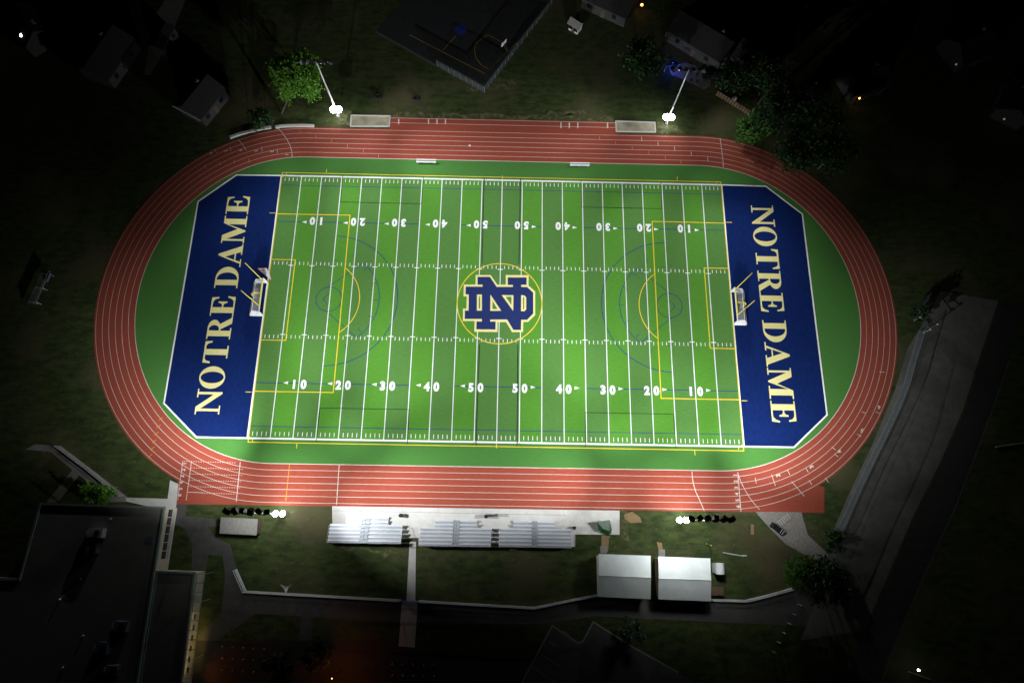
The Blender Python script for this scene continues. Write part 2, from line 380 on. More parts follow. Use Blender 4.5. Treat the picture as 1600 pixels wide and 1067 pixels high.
for s in (1, -1):
    bl.line((-XG, s * 27.3), (XG, s * 27.3), .13, .040)
    for a, b in ((-XG, -18.4), (-9.1, 9.1), (18.4, XG)): bl.line((a, s * 18.3), (b, s * 18.3), .17, .040)
    cx = s * 36.75
    bl.strip(arc((cx, .25), 2.75, 2.75, 0, 359, 40), .15, .040)
    bl.strip(arc((cx, .25), 14.75, 14.75, 90 if s > 0 else -90, 270 if s > 0 else 90, 48), .17, .040)
    bl.strip(arc((cx, .25), 10.8, 10.8, 128 if s > 0 else -52, 232 if s > 0 else 52, 40), .15, .040)
    for e in (1, -1):
        bl.line((cx + s * .35, .25 + e * 2.7), (s * 30.1, .25 + e * 8.55), .14, .040)
        bl.line((s * 38.0, .2), (s * 36.9, .2 + e * 1.25), .12, .044)
        bl.line((s * 32.4, .25 + e * 9.9), (s * 32.1, .25 + e * 10.9), .12, .040)
        bl.line((s * 36.6, .25 + e * 9.0), (s * 35.6, .25 + e * 9.0), .12, .040)
    for a in (-44, -22, 0, 22, 44):
        d = (-s * math.cos(R(a)), math.sin(R(a))); bl.line((cx + 9.5 * d[0], .25 + 9.5 * d[1]), (cx + 10.6 * d[0], .25 + 10.6 * d[1]), .12, .044)
bl.build('blue_markings', M_blue, turf_o)
bk = MB()
for s in (1, -1):
    for t in (1, -1):
        bk.strip([(s * 36.4, t * 30.4), (s * 36.3, t * 23.35), (s * 18.1, t * 23.35), (s * 18.0, t * 30.4)], .12, .056)
        bk.line((s * 4.05, t * 9.2), (s * 4.15, t * 30.4), .17, .056)
        bk.strip(arc((s * 4.15, t * 30.4), .75, .75, 90 if (s*t) > 0 else 0, 180 if (s*t) > 0 else 90, 8) if t < 0 else arc((s * 4.15, t * 30.4), .75, .75, -90, 0, 8), .06, .060)
bk.build('black_markings', M_black, turf_o)
ye = MB()
ye.strip([(-XG + .1, 30.5), (XG - .1, 30.45), (XG - .1, -30.6), (-XG + .25, -30.5)], .17, .060, closed=True)
for s in (1, -1):
    ye.strip([(s * XG, 20.1), (s * 33.9, 20.15), (s * 33.9, -20.1), (s * XG, -20.1)], .20, .064)
    ye.strip([(s * XG, 9.15), (s * 44.9, 9.15), (s * 44.9, -9.15), (s * XG, -9.15)], .20, .064)
    a = math.degrees(math.acos(5.4 / 9.15)); ye.strip(arc((s * 39.3, .15), 9.15, 9.15, 180 - a if s > 0 else -a, 180 + a if s > 0 else a, 32), .17, .060)
    for t in (1, -1):
        ye.line((s * 40.2, t * 30.7), (s * 40.2, t * 31.6), .14, .060)
        ye.line((s * 50.6, t * 20.3), (s * 51.9, t * 20.3), .14, .060)
        ye.strip([(s * (XG - .15) - s * 1.0 * math.cos(R(k)), t * 30.45 - t * 1.0 * math.sin(R(k))) for k in range(0, 91, 15)], .12, .068)
    ye.line((0, s * 29.95), (0, s * 30.9), .16, .064)
ye.strip(arc((0, .08), 9.13, 9.13, 0, 357, 72), .20, .060, closed=True)
ye.build('soccer_markings', M_yellow, turf_o)
dg_ = MB()
for k, n_ in enumerate((10, 20, 30, 40, 50, 50, 40, 30, 20, 10)):
    x = -XG + 10 * YD * (k + 1); s = -1 if k < 5 else 1
    for t, rot in ((-1, 0), (1, math.pi)):
        yc = t * 18.62; f = 1 if t < 0 else -1
        for j, ch in enumerate(str(n_)):
            add_raw(dg_, text_vf(ch, 2.4, .068, x + f * (-.98 if j == 0 else .98), yc, rot, .062, .90))
        xa = x + s * 2.75; ya = yc - t * .38
        pts = [(xa + s * .55, ya), (xa - s * .5, ya + .33), (xa - s * .5, ya - .33)]
        dg_.poly([(p[0], p[1], .068) for p in (pts if s < 0 else pts[::-1])])
dg_.build('yard_numbers', M_white, turf_o)

# serif lettering: outlines drawn in a unit cap height
def ell(cx, cy, rx, ry, n=40): return [(cx + rx * math.cos(2*math.pi*k/n), cy + ry * math.sin(2*math.pi*k/n)) for k in range(n)]
def half(cx, cy, rx, ry, a0, a1, n=14): return [(cx + rx * math.cos(R(a0 + (a1-a0)*k/n)), cy + ry * math.sin(R(a0 + (a1-a0)*k/n))) for k in range(n + 1)]
GL = {
 'N': (1.02, [[(0,1),(.30,1),(.80,.33),(.80,.95),(.68,.95),(.68,1),(1.02,1),(1.02,.95),(.90,.95),(.90,-.02),(.83,-.02),(.235,.80),(.235,.05),(.36,.05),(.36,0),(.02,0),(.02,.05),(.135,.05),(.135,.92),(.09,.95),(0,.95)]]),
 'O': (.98, [ell(.49,.5,.49,.53), ell(.49,.5,.25,.475)[::-1]]),
 'T': (.92, [[(.02,1),(.90,1),(.92,.70),(.86,.70),(.81,.86),(.73,.93),(.58,.93),(.58,.05),(.72,.05),(.72,0),(.20,0),(.20,.05),(.34,.05),(.34,.93),(.19,.93),(.11,.86),(.06,.70),(0,.70)]]),
 'R': (1.0, [[(0,0),(.50,0),(.50,.05),(.38,.05),(.38,.46),(.44,.46),(.70,0),(1.02,0),(1.02,.05),(.95,.05),(.67,.50)] + half(.50,.74,.36,.26,-55,90) + [(0,1),(0,.95),(.13,.95),(.13,.05),(0,.05)], [(.38,.94)] + half(.44,.73,.18,.21,90,-90) + [(.38,.52)]]),
 'E': (.88, [[(0,0),(.84,0),(.88,.32),(.82,.32),(.76,.16),(.66,.07),(.52,.06),(.38,.06),(.38,.48),(.48,.48),(.55,.43),(.58,.32),(.64,.32),(.64,.70),(.58,.70),(.55,.59),(.48,.54),(.38,.54),(.38,.94),(.52,.94),(.65,.92),(.74,.84),(.78,.70),(.84,.70),(.81,1),(0,1),(0,.95),(.13,.95),(.13,.05),(0,.05)]]),
 'D': (.98, [[(0,0)] + half(.44,.5,.54,.5,-90,90) + [(0,1),(0,.95),(.13,.95),(.13,.05),(0,.05)], [(.38,.94)] + half(.42,.5,.30,.44,90,-90) + [(.38,.06)]]),
 'A': (1.0, [[(-.02,0),(.34,0),(.34,.05),(.22,.05),(.29,.26),(.60,.26),(.67,.05),(.55,.05),(.55,0),(1.03,0),(1.03,.05),(.95,.05),(.58,1.02),(.50,1.02),(.13,.05),(-.02,.05)], [(.305,.315),(.445,.72),(.585,.315)]]),
 'M': (1.28, [[(0,0),(.30,0),(.30,.05),(.195,.05),(.195,.78),(.54,0),(.60,0),(.88,.80),(.88,.05),(.76,.05),(.76,0),(1.28,0),(1.28,.05),(1.14,.05),(1.14,.95),(1.28,.95),(1.28,1),(.93,1),(.66,.36),(.37,1),(0,1),(0,.95),(.11,.95),(.11,.05),(0,.05)]]),
}
SPANS = [('N', -25.1, -19.8), ('O', -19.75, -15.0), ('T', -14.35, -9.55), ('R', -9.15, -4.2), ('E', -4.0, .45), ('D', 2.3, 7.2), ('A', 7.3, 12.4), ('M', 12.8, 19.4), ('E', 19.85, 24.35)]
lt = MB()
for s in (-1, 1):
    for ch, a, b in SPANS:
        wd, polys = GL[ch]; sx = (b - a) / wd
        if s < 0: m = Matrix.Translation((-56.65, a, 0)) @ Matrix.Rotation(R(90), 4, 'Z') @ Matrix.Diagonal((sx, 5.0, 1, 1))
        else: m = Matrix.Translation((56.6, -a - .35, 0)) @ Matrix.Rotation(R(-90), 4, 'Z') @ Matrix.Diagonal((sx, 5.05, 1, 1))
        add_raw(lt, contour_mesh(polys, .044, m))
lt.build('end_zone_lettering', M_gold, turf_o)
# interlocked monogram at midfield
def LG(pts): return [tuple(at(690 + a / 7.11, 400 + b / 7.11).xy) for a, b in pts]
gold = [[(378,212),(545,212),(618,318),(712,318),(712,212),(968,214),(966,330),(1040,395),(1040,658),(962,733),(908,733),(906,846),(783,846),(716,735),(624,735),(621,846),(363,842),(366,724),(235,724),(237,584),(276,584),(278,452),(243,450),(246,318),(376,318)],
        [(427,450),(413,450),(413,586),(427,586)], [(566,500),(566,590),(620,590)], [(712,455),(775,545),(776,455)], [(905,455),(905,595),(917,590),(917,460)]]
navy = [[(400,234),(538,234),(612,345),(792,345),(792,323),(735,323),(735,240),(945,240),(943,322),(884,322),(884,344),(950,347),(1018,408),(1018,640),(950,710),(884,710),(882,822),(797,822),(728,706),(540,706),(540,729),(600,729),(598,818),(386,816),(389,728),(447,728),(447,700),(257,700),(259,608),(300,608),(303,428),(266,426),(269,342),(455,342),(455,320),(400,320)],
        [(392,430),(448,430),(448,608),(392,608)], [(543,432),(663,610),(540,610)], [(668,436),(798,436),(795,612)], [(884,436),(920,440),(940,460),(940,592),(920,615),(882,614)]]
lg = MB(); add_raw(lg, contour_mesh([LG(p) for p in gold], .072, Matrix())); lg.build('monogram_border', M_gold, turf_o)
ln = MB(); add_raw(ln, contour_mesh([LG(p) for p in navy], .078, Matrix())); ln.build('monogram', M_logo, turf_o)

# ------------------------------------------------------------------ pavements, paths, lots
sheet('bleacher_pad', P2((519,790.5),(968,797.5),(968,835),(897,834.5),(895,850),(655,850),(655,840),(640,840),(520,846)), .055, M_conc)
pj = MB(); pj.line(at(521, 797.5), at(884, 804.5), .07, .059)
for k in range(13): pj.line(at(545 + 28 * k, 791.5 + .43 * k), at(544 + 28 * k, 797.2 + .5 * k), .035, .059)
struct(pj.build('pad_joints', M_conc2))
sheet('walkway', P2((640,846),(650,846),(649,938),(635,938)), .03, M_conc)
sheet('gate_walk', P2((628,938),(653,938),(648,1011),(623,1009)), .04, M_conc)
sheet('west_pavement', P2((266,750),(279,756),(275,795),(262,795),(241,793),(197,783),(197,777),(262,779)), .05, M_conc)
sheet('service_path', P2((275,783),(292,783),(290,806),(318,808),(344,812),(345,822),(325,822),(337,840),(360,850),(365,870),(370,888),(386,925),(400,930),(625,942),(640,944),(800,955),(930,938),(1115,942),(1240,925),(1310,880),(1340,900),(1290,980),(1200,975),(1050,968),(930,962),(840,975),(640,972),(480,963),(400,958),(340,1000),(325,1067),(290,1067),(300,1000),(345,960),(352,900),(348,868),(326,866),(322,890),(300,890),(300,850),(288,825),(272,818)), .012, M_path)
sheet('cross_path', P2((471,958),(489,959),(487,1003),(467,1003)), .014, M_path)
sheet('gravel_yard', P2((1180,799),(1252,800),(1262,835),(1295,866),(1290,880),(1255,865),(1228,850),(1200,822)), .028, M_gravel)
sheet('east_lot', P2((1442,505),(1470,455),(1560,470),(1530,560),(1505,640),(1470,720),(1425,810),(1395,880),(1350,985),(1250,1000),(1290,905),(1300,832),(1325,775),(1365,690),(1398,610),(1418,545)), .02, M_lot)
sheet('road', P2((1562,470),(1600,475),(1575,560),(1540,660),(1490,790),(1440,900),(1370,1067),(1320,1067),(1352,988),(1398,880),(1428,810),(1473,720),(1508,640),(1533,560)), .016, M_asph)
kb = MB(); kb.strip(P2((1578,562),(1543,662),(1493,792),(1443,902),(1376,1067)), .35, .02); struct(kb.build('road_edge', M_path))
sheet('south_lot', P2((300,1000),(640,1000),(650,1012),(830,1012),(815,1080),(270,1080),(285,1020)), .016, M_asph)
sl = P2((805,1085),(863,977),(903,1004),(911,1001),(927,971),(985,1008),(1060,1050),(1110,1085))
sheet('corner_lot', sl, .018, M_path)
sk = MB(); sk.strip(sl[:7], .28, .022); struct(sk.build('lot_kerb', M_conc2))
sp_ = MB()
for (a, b, c, d) in ((858,1000,869,1009),(845,1021,878,1042),(832,1042,868,1066),(880,985,890,992)): sp_.line(at(a, b), at(c, d), .14, .026)
struct(sp_.build('parking_lines', M_conc2))
sheet('west_path', P2((55,694),(95,696),(150,738),(198,775),(197,784),(174,784),(124,742),(90,785),(72,785),(113,734),(80,706),(40,702)), .018, M_conc2)
sheet('pale_driveway', P2((240,28),(258,0),(290,0),(270,50),(256,82),(235,118),(225,118),(232,80)), .016, M_conc2)
sheet('far_lot', P2((1275,0),(1400,0),(1405,60),(1395,86),(1320,72),(1272,45)), .016, mat('far_lot', (.16, .135, .10), (.12, .10, .08), scale=.3))
dp = MB()
for pts in (((975,804),(988,799),(1000,808),(1003,816),(985,817),(976,810)), ((1026,846),(1034,848),(1036,858),(1029,858)), ((940,836),(952,836),(950,862),(939,862)), ((1173,819),(1178,819),(1178,835),(1173,835))):
    dp.poly([(p.x, p.y, .02) for p in reversed(P2(*pts))])
struct(dp.build('bare_dirt', M_dirt))
for nm, pts in (('shed_step', ((938,853),(948,853),(948,864),(938,864))), ('shed_step', ((1029,858),(1039,858),(1039,869),(1029,869)))):
    sheet(nm, P2(*pts), .03, M_conc2)

def verge(pts, seed, wob=.35):
    rnd = random.Random(seed); P = []
    for a, b in zip(pts, pts[1:] + pts[:1]):
        a = Vector((a[0], a[1])); b = Vector((b[0], b[1])); n_ = max(1, int((b - a).length / 1.3)); nn = Vector((-(b - a).y, (b - a).x)).normalized()
        for k in range(n_): P.append(a.lerp(b, k / n_) + nn * (rnd.uniform(-wob, wob) + .35 * math.sin(k * .9 + seed)) * rnd.choice((.3, 1, 1.5)))
    return [(p.x, p.y) for p in P]
for k, pts in enumerate((((-26, 45.9), (26, 45.9), (26, 47.0), (-26, 47.2)), ((-38.5, 44), (-36.3, 43.2), (-36.2, 46.5), (-38, 47.5)), ((36.2, 43), (43, 42.8), (41, 45), (36.2, 46.3)), ((-30, -50.2), (-19, -50.2), (-18.6, -51.3), (-29, -51.0)), ((24.9, -43), (26, -43), (26.3, -47.8), (24.9, -47.8)), ((-9, 53), (2, 54), (3, 57), (-8, 57)), ((10, 47.3), (21, 47.6), (20, 48.6), (11, 48.4)))):
    q_ = verge(pts, 60 + k); a_ = sum(u[0] * v[1] - v[0] * u[1] for u, v in zip(q_, q_[1:] + q_[:1]))
    sheet('worn_verge', q_ if a_ > 0 else q_[::-1], .008, M_verge)
# multi-use court, far side
sheet('sports_court', P2((587,50),(683,103),(757,146),(800,88),(862,8),(700,-40),(660,-30)), .02, M_court)
ct = MB(); 
for pts in (((640,55),(758,116),(788,86)), ((693,78),(712,57)), ((758,116),(825,50),(850,18))): ct.strip(P2(*pts), .16, .026)
ct.strip(P2((744,68),(741,80),(744,92),(752,102),(764,109)), .14, .026); ct.strip(P2((744,68),(762,55),(785,67),(792,82)), .12, .030)
struct(ct.build('court_lines', M_courtyel))
cb = MB(); c0 = at(720, 47); cb.disc(c0, 1.5, .03); struct(cb.build('court_circle', M_courtblue))

# ================================================================== LIGHT MASTS
def aim_matrix(d):
    d = Vector(d).normalized(); x = Vector((0, 0, 1)).cross(d); x = x.normalized() if x.length > 1e-4 else Vector((1, 0, 0)); y = d.cross(x)
    return Matrix((x, y, d)).transposed()          # local z = aim direction
def spot(name, loc, target, power, size, blend=1.0, col=(.95, .98, 1.0), rad=.18, parent=None):
    l = bpy.data.lights.new(name, 'SPOT'); l.energy = power; l.spot_size = R(size); l.spot_blend = blend; l.color = col; l.shadow_soft_size = rad
    o = bpy.data.objects.new(name, l); C.objects.link(o); o.location = loc
    o.rotation_euler = (Vector(target) - Vector(loc)).to_track_quat('-Z', 'Y').to_euler()
    return o
def point(name, loc, power, col=(1, 1, 1), rad=.15):
    l = bpy.data.lights.new(name, 'POINT'); l.energy = power; l.color = col; l.shadow_soft_size = rad
    o = bpy.data.objects.new(name, l); C.objects.link(o); o.location = loc; return o
def mast(lowpx, toppx, label, heads, up, spill, uppower):
    b = at(*lowpx, 2.3); b.z = 0
    best = min((abs((at(*toppx, z) - b).xy.length), z) for z in [14 + .25 * k for k in range(60)])[1]
    top = at(*toppx, best); H = best
    t = thing('floodlight_mast', label, 'floodlight mast', b, 'floodlight masts round the field')
    MB().tube(b, (b.x, b.y, H), .19, .11, 12).build('pole', M_steel, t)
    MB().tube(b, (b.x, b.y, .35), .42, .42, 14).build('base_collar', M_conc2, t)
    MB().box((b.x, b.y, H - .25), (7.6, .12, .14)).build('crossarm', M_dark, t)
    for k in range(6):                             # six housings, two lamps in each
        lamps = heads[k * len(heads) // 6:(k + 1) * len(heads) // 6]
        tg = (sum(q[0] for q in lamps) / len(lamps), sum(q[1] for q in lamps) / len(lamps))
        hx = b.x + (k - 2.5) * 1.28; hp = Vector((hx, b.y - .0, H + .30)); d = (Vector((tg[0], tg[1], 0)) - hp).normalized()
        Mx = aim_matrix(d); sgn = -1 if b.y > 0 else 1; hp = hp + Vector((0, sgn * .22, 0))
        hd = MB().box(hp, (.84, 1.12, .44), M=Mx)
        up_ = Mx @ Vector((0, 1, 0));  up_ = up_ if up_.z > 0 else -up_
        hd.box(hp + d * .36 + up_ * .54, (.84, .03, .36), M=Mx)
        hd.box(hp + d * .36 + Mx @ Vector((.405, 0, 0)), (.026, 1.04, .34), M=Mx); hd.box(hp + d * .36 - Mx @ Vector((.405, 0, 0)), (.026, 1.04, .34), M=Mx)
        h = hd.build('floodlight', M_dark, t)
        MB().box(hp + d * .227, (.72, .98, .012), M=Mx).build('lens', E_flood, h)
        MB().tube((hx, b.y, H - .18), hp - d * .05, .05, n=6).build('bracket', M_steel, t)
        for tx, ty, sz, pw in lamps:
            spot('flood', hp + Vector((0, 1.15 * up[1], -.2)), (tx, ty, 0), HEAD_POWER * pw, sz)
    MB().box((b.x, b.y, 2.05), (2.6, .10, .10)).build('lower_arm', M_steel, t)
    rr = .80 if b.y > 0 else .56  # far lenses oversized, the glare around the lamps built into their shape
    for s in (-1, 1):
        d = Vector((up[0] * .25, up[1] * .25, 1)).normalized(); Mx = aim_matrix(d); p = Vector((b.x + s * (rr * .72 if b.y > 0 else rr + .10), b.y - .05 * up[1], 2.3))
        u_ = MB().tube(p - d * .25, p + d * .05, .42, rr + .03, 20).build('uplight', M_dark, t)
        MB().tube(p + d * .05, p + d * .09, rr, rr, 20).build('lens', E_ball, u_)
        spot('uplight_beam', p + d * .3, p + d * 10 + Vector((-s * .4, 0, 0)), uppower, 95, .8)
    point('mast_spill', (b.x, b.y + .5 * up[1], 2.1), 480, (.93, .97, 1))
    if spill: spot('flood_spill', (b.x, b.y + .9 * up[1], H - .6), (b.x, b.y * .93, 0), HEAD_POWER * spill * 1.05, 150, rad=2.2)
    return t
mast((525, 172), (497, 95), 'tall floodlight mast beside the bright green tree past the far sand pit',
     [(-55.2, 23.2, 61, 0.566), (-65.1, -11.4, 55, 3.529), (-55.4, 12.2, 55, 0.283), (-56.0, 16.1, 55, 0.472), (-43.0, 36.2, 110, 0.435), (-39.8, 13.2, 55, 0.929), (-32.7, 25.2, 76, 0.77), (-27.2, 10.3, 55, 2.752), (-17.2, 22.4, 55, 0.996), (6.6, 13.4, 55, 2.171), (-7.1, 31.2, 56, 2.282), (-19.8, 40.4, 91, 0.868)], (0, -1), 0, 14000)
mast((1045, 184), (1077, 108), 'tall floodlight mast beyond the track by the blue-lit patio',
     [(15.3, 45.6, 55, 0.862), (2.4, 30.5, 55, 0.999), (12.5, 25.1, 57, 0.472), (-13.9, -1.1, 55, 3.084), (31.4, 37.0, 115, 0.67), (26.9, -0.3, 55, 2.327), (35.4, 14.0, 55, 0.939), (53.4, -0.2, 55, 1.791), (61.4, -14.9, 55, 3.1), (53.7, 18.5, 57, 1.132), (73.9, -7.1, 55, 1.916), (55.3, 41.6, 61, 0.536)], (0, -1), 0, 2500)
mast((436, 802), (386, 798.5), 'floodlight mast on the grass next to the flat grey-roofed dugout',
     [(-80.0, -21.5, 55, 1.885), (-61.0, -34.1, 66, 1.731), (-61.5, -22.6, 55, 6.254), (-44.7, -10.0, 55, 3.519), (-48.3, 24.0, 55, 3.645), (-26.5, 30.0, 55, 8.306), (-46.5, -40.0, 73, 0.806), (-30.4, -31.3, 100, 1.656), (-20.0, -15.8, 57, 2.818), (8.2, 23.4, 55, 11.371), (-1.2, -35.0, 55, 4.576), (-16.1, -42.7, 64, 3.245)], (0, 1), 0.8, 5200)
mast((1067, 812), (1112, 811), 'floodlight mast on the grass north of the two white-roofed sheds',
     [(-1.1, -32.0, 55, 6.383), (13.1, -34.2, 71, 1.94), (-25.0, 22.7, 55, 8.979), (19.7, -11.2, 63, 5.247), (-0.6, 31.8, 55, 12.611), (35.6, -34.6, 60, 1.271), (43.7, 8.9, 55, 5.62), (42.9, -14.9, 59, 3.532), (72.6, -1.1, 55, 2.017), (58.7, -23.6, 55, 5.236), (67.5, -23.5, 55, 2.411), (58.0, -36.5, 62, 1.403)], (0, 1), 1.6, 5200)
# ================================================================== GOALS AND FIELD FURNITURE
def goalpost(s, label):
    x = s * 50.2; yc = .28
    t = thing('football_goalpost', label, 'goalpost', (s * 52.6, yc, 0), 'football goalposts')
    MB().tube((x, yc - 2.88, 3.05), (x, yc + 2.88, 3.05), .14, n=10).build('crossbar', M_yelpaint, t)
    for e in (-1, 1): MB().tube((x, yc + e * 2.88, 2.98), (x, yc + e * 2.88, 12.2), .085, n=8).build('upright', M_yelpaint, t)
    pts = [(s * 52.6, yc, 0), (s * 52.6, yc, 1.6)] + [(s * (52.6 - 1.35 * (1 - math.cos(R(a)))), yc, 1.6 + 1.4 * math.sin(R(a))) for a in range(15, 91, 15)] + [(x, yc, 3.03)]
    MB().path(pts, .15, 10).build('gooseneck', M_yelpaint, t)
    MB().tube((s * 52.6, yc, .02), (s * 52.6, yc, .12), .28, .28, 14).build('base_plate', M_steel, t)
goalpost(-1, 'yellow gooseneck goalpost beside the orange lacrosse cage')
goalpost(1, 'yellow gooseneck goalpost at the goal line without a lacrosse cage')
def soccer_goal(s, label):
    xf, xb, xt = s * 50.35, s * 53.15, s * 51.9; y0, y1 = -3.72, 3.78
    t = thing('soccer_goal', label, 'soccer goal', (s * 51.5, 0, 0), 'soccer goals')
    f = MB(); f.path([(xf, y0, .04), (xf, y0, 2.44), (xf, y1, 2.44), (xf, y1, .04)], .15, 8); f.build('goal_frame', M_plastic, t)
    for y in (y0, y1):
        b = MB(); b.path([(xf, y, .09), (xb, y, .09), (xt, y * .93, 2.40), (xf, y * .97, 2.44)], .075, 8); b.tube((xb, y, .09), (xf, y, 1.3), .04); b.build('side_frame', M_plastic, t)
    MB().tube((xb, y0, .09), (xb, y1, .09), .10, n=8).build('ground_bar', M_plastic, t)
    MB().tube((xt, y0 * .93, 2.40), (xt, y1 * .93, 2.40), .08, n=8).build('rear_bar', M_plastic, t)
    n_ = MB(); n_.poly([(xf, y0, 2.43), (xf, y1, 2.43), (xt, y1 * .93, 2.39), (xt, y0 * .93, 2.39)]); n_.poly([(xt, y0 * .93, 2.39), (xt, y1 * .93, 2.39), (xb, y1, .1), (xb, y0, .1)])
    n_.build('net', M_net, t)
    for y in (y0, y1): MB().poly([(xf, y, .1), (xf, y, 2.43), (xt, y * .93, 2.39), (xb, y, .1)]).build('side_net', M_net2, t)
    for y in (y0, y1):
        MB().box((s * 51.7, y, .06), (2.6, .42, .06)).build('foot', M_plastic, t)
soccer_goal(-1, 'white soccer goal on the goal line next to the orange lacrosse cage')
soccer_goal(1, 'white soccer goal standing alone on the goal line')
t = thing('lacrosse_goal', 'small lacrosse goal of orange pipe and white net beside a soccer goal', 'lacrosse goal', (-51, 5.7, 0))
A, B, Cc, D, Ee = Vector((-52.0, 6.2, .08)), Vector((-50.2, 6.35, .08)), Vector((-52.0, 6.2, 1.83)), Vector((-50.2, 6.35, 1.83)), Vector((-49.6, 4.3, .08))
MB().path([A, Cc, D, B], .05, 8).build('mouth_frame', M_orpaint, t); MB().path([A, Ee, B], .045, 8).build('base_frame', M_orpaint, t)
MB().poly([A, Cc, Ee]).poly([Cc, D, Ee]).poly([D, B, Ee]).build('net', netmat('lacrosse_net', (.72, .70, .68), .6), t)
def team_bench(x0, x1, y, label):
    t = thing('team_bench', label, 'bench', ((x0 + x1) / 2, y, .03), 'team benches on the far touchline')
    L = x1 - x0; xc = (x0 + x1) / 2
    MB().box((xc, y - .12, .47), (L, .46, .05)).build('seat', M_plastic, t)
    MB().box((xc, y + .22, .80), (L, .05, .30)).build('backrest', M_plastic, t)
    for e in (-.42, 0, .42): MB().box((xc + e * L, y - .1, .24), (.06, .45, .41)).box((xc + e * L, y + .18, .62), (.06, .05, .4)).build('leg', M_steel, t)
team_bench(-19.8, -15.3, 33.95, 'white team bench on the turf nearest the bright green tree')
team_bench(15.5, 20.0, 33.95, 'white team bench on the turf nearest the blue-lit patio')
c = thing('marker_cone', 'small white cone standing on a lane of the far straight', 'cone', at(734, 228))
p = at(734, 228); MB().tube((p.x, p.y, .06), (p.x, p.y, .40), .16, .04, 12).build('cone_body', M_plastic, c); MB().box((p.x, p.y, .05), (.42, .42, .03)).build('base', M_plastic, c)

# ---- sand pits with pale boards
def sand_pit(px, label):
    P = P2(*px); c = sum(P, Vector()) / 4
    t = thing('sand_pit', label, 'sand pit', c, 'jump pits')
    MB().prism([(p.x, p.y) for p in P][::-1], 0, .07).build('sand', M_sand, t)
    for a, b in zip(P, P[1:] + P[:1]):
        d = b - a; MB().box(((a.x + b.x) / 2, (a.y + b.y) / 2, .08), (d.length + .12, .30, .16), math.atan2(d.y, d.x)).build('edge_board', M_conc, t)
sand_pit(((549,181),(610,182),(608,198),(548,198)), 'pale-edged sand pit beside the mast near the bright green tree')
sand_pit(((962,190),(1023,192),(1024,207),(963,206)), 'pale-edged sand pit at the runway end below the blue-lit patio')

# ---- tyres
for u, v, lb in ((592, 152, 'black tractor tyre lying on the grass nearer the bright green tree'), (650, 154.5, 'black tractor tyre lying on the grass nearer the sports court')):
    p = at(u, v); o = MB().torus((0, 0, 0), .62, .27, squash=.9).build('tractor_tyre', M_rubber, smooth=True); o.location = (p.x, p.y, .25); tag(o, lb, 'tyre', 'tyres on the far grass')

# ---- curved low concrete kerb blocks outside the bend
def barrier(px, label):
    P = [at(u, v) for u, v in px]; mb = MB(); n = len(P); i = 0
    for a, b in zip(P, P[1:]):
        d = b - a; mb.box(((a.x + b.x) / 2, (a.y + b.y) / 2, .2), (d.length + .02, .62, .4), math.atan2(d.y, d.x))
    tag(mb.build('concrete_barrier', M_conc), label, 'barrier', 'low barriers outside the bend')
barrier(((360,216),(375,210.5),(392,206),(408,202.5),(424,200)), 'dim curved low concrete barrier outside the dark bend, left of the bush')
barrier(((431,200),(440,198.2),(455,197.6),(472,197.4),(491,197.8)), 'bright low concrete barrier between the bush and the mast')

# ---- trees
def tree(name, label, px, h, r, nleaf, seed, leaf, cat='tree', group=None, squash=.8, lsize=.42, base=None):
    rnd = random.Random(seed); c = at(px[0], px[1], h * .62); b = Vector((c.x, c.y, 0)) if base is None else at(*base)
    t = thing(name, label, cat, b, group)
    tr = MB(); top = Vector((c.x + rnd.uniform(-.3, .3), c.y, h * .55)); tr.tube(b, b.lerp(top, .5) + Vector((.1, .05, 0)), .045 * h * .55, .032 * h * .55, 9); tr.tube(b.lerp(top, .5) + Vector((.1, .05, 0)), top, .032 * h * .55, .018 * h * .55, 8)
    cl = []
    for k in range(max(7, int(r * 7))):
        while True:
            d = Vector((rnd.gauss(0, 1), rnd.gauss(0, 1), rnd.gauss(0, 1))).normalized(); rr = rnd.uniform(.35, 1.0) ** .7
            q = Vector((d.x * r * rr, d.y * r * rr, d.z * h * .36 * rr * squash))
            break
        cl.append((c + q, r * rnd.uniform(.20, .36)))
    for q, s in cl[:9]: tr.tube(b.lerp(top, rnd.uniform(.5, .95)), b.lerp(top, .8).lerp(q, .8), .018 * h * .5, .006 * h * .5, 6)
    tr.build('trunk', M_bark, t)
    cr = MB()
    for k in range(nleaf):
        q, s = cl[rnd.randrange(len(cl))]
        d = Vector((rnd.gauss(0, .55), rnd.gauss(0, .55), rnd.gauss(0, .42))) * s; p = q + d
        if p.z < .3: continue
        n_ = Vector((rnd.gauss(0, 1), rnd.gauss(0, 1), abs(rnd.gauss(0, 1)) + .5)).normalized(); u = n_.orthogonal().normalized(); w_ = n_.cross(u)
        a = rnd.uniform(0, 6.28); e1 = (u * math.cos(a) + w_ * math.sin(a)) * lsize * rnd.uniform(.5, 1.1); e2 = n_.cross(e1) * .55
        cr.poly([p - e1, p + e2, p + e1, p - e2])
    cr.build('crown', leaf, t); return t
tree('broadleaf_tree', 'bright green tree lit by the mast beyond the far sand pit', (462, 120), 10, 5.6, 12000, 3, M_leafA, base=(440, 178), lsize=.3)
tree('bush', 'dark bush between the two low concrete barriers', (406, 186), 5, 2.6, 1400, 5, M_leafB, 'bush')
GR = 'dark trees beyond the east bend'
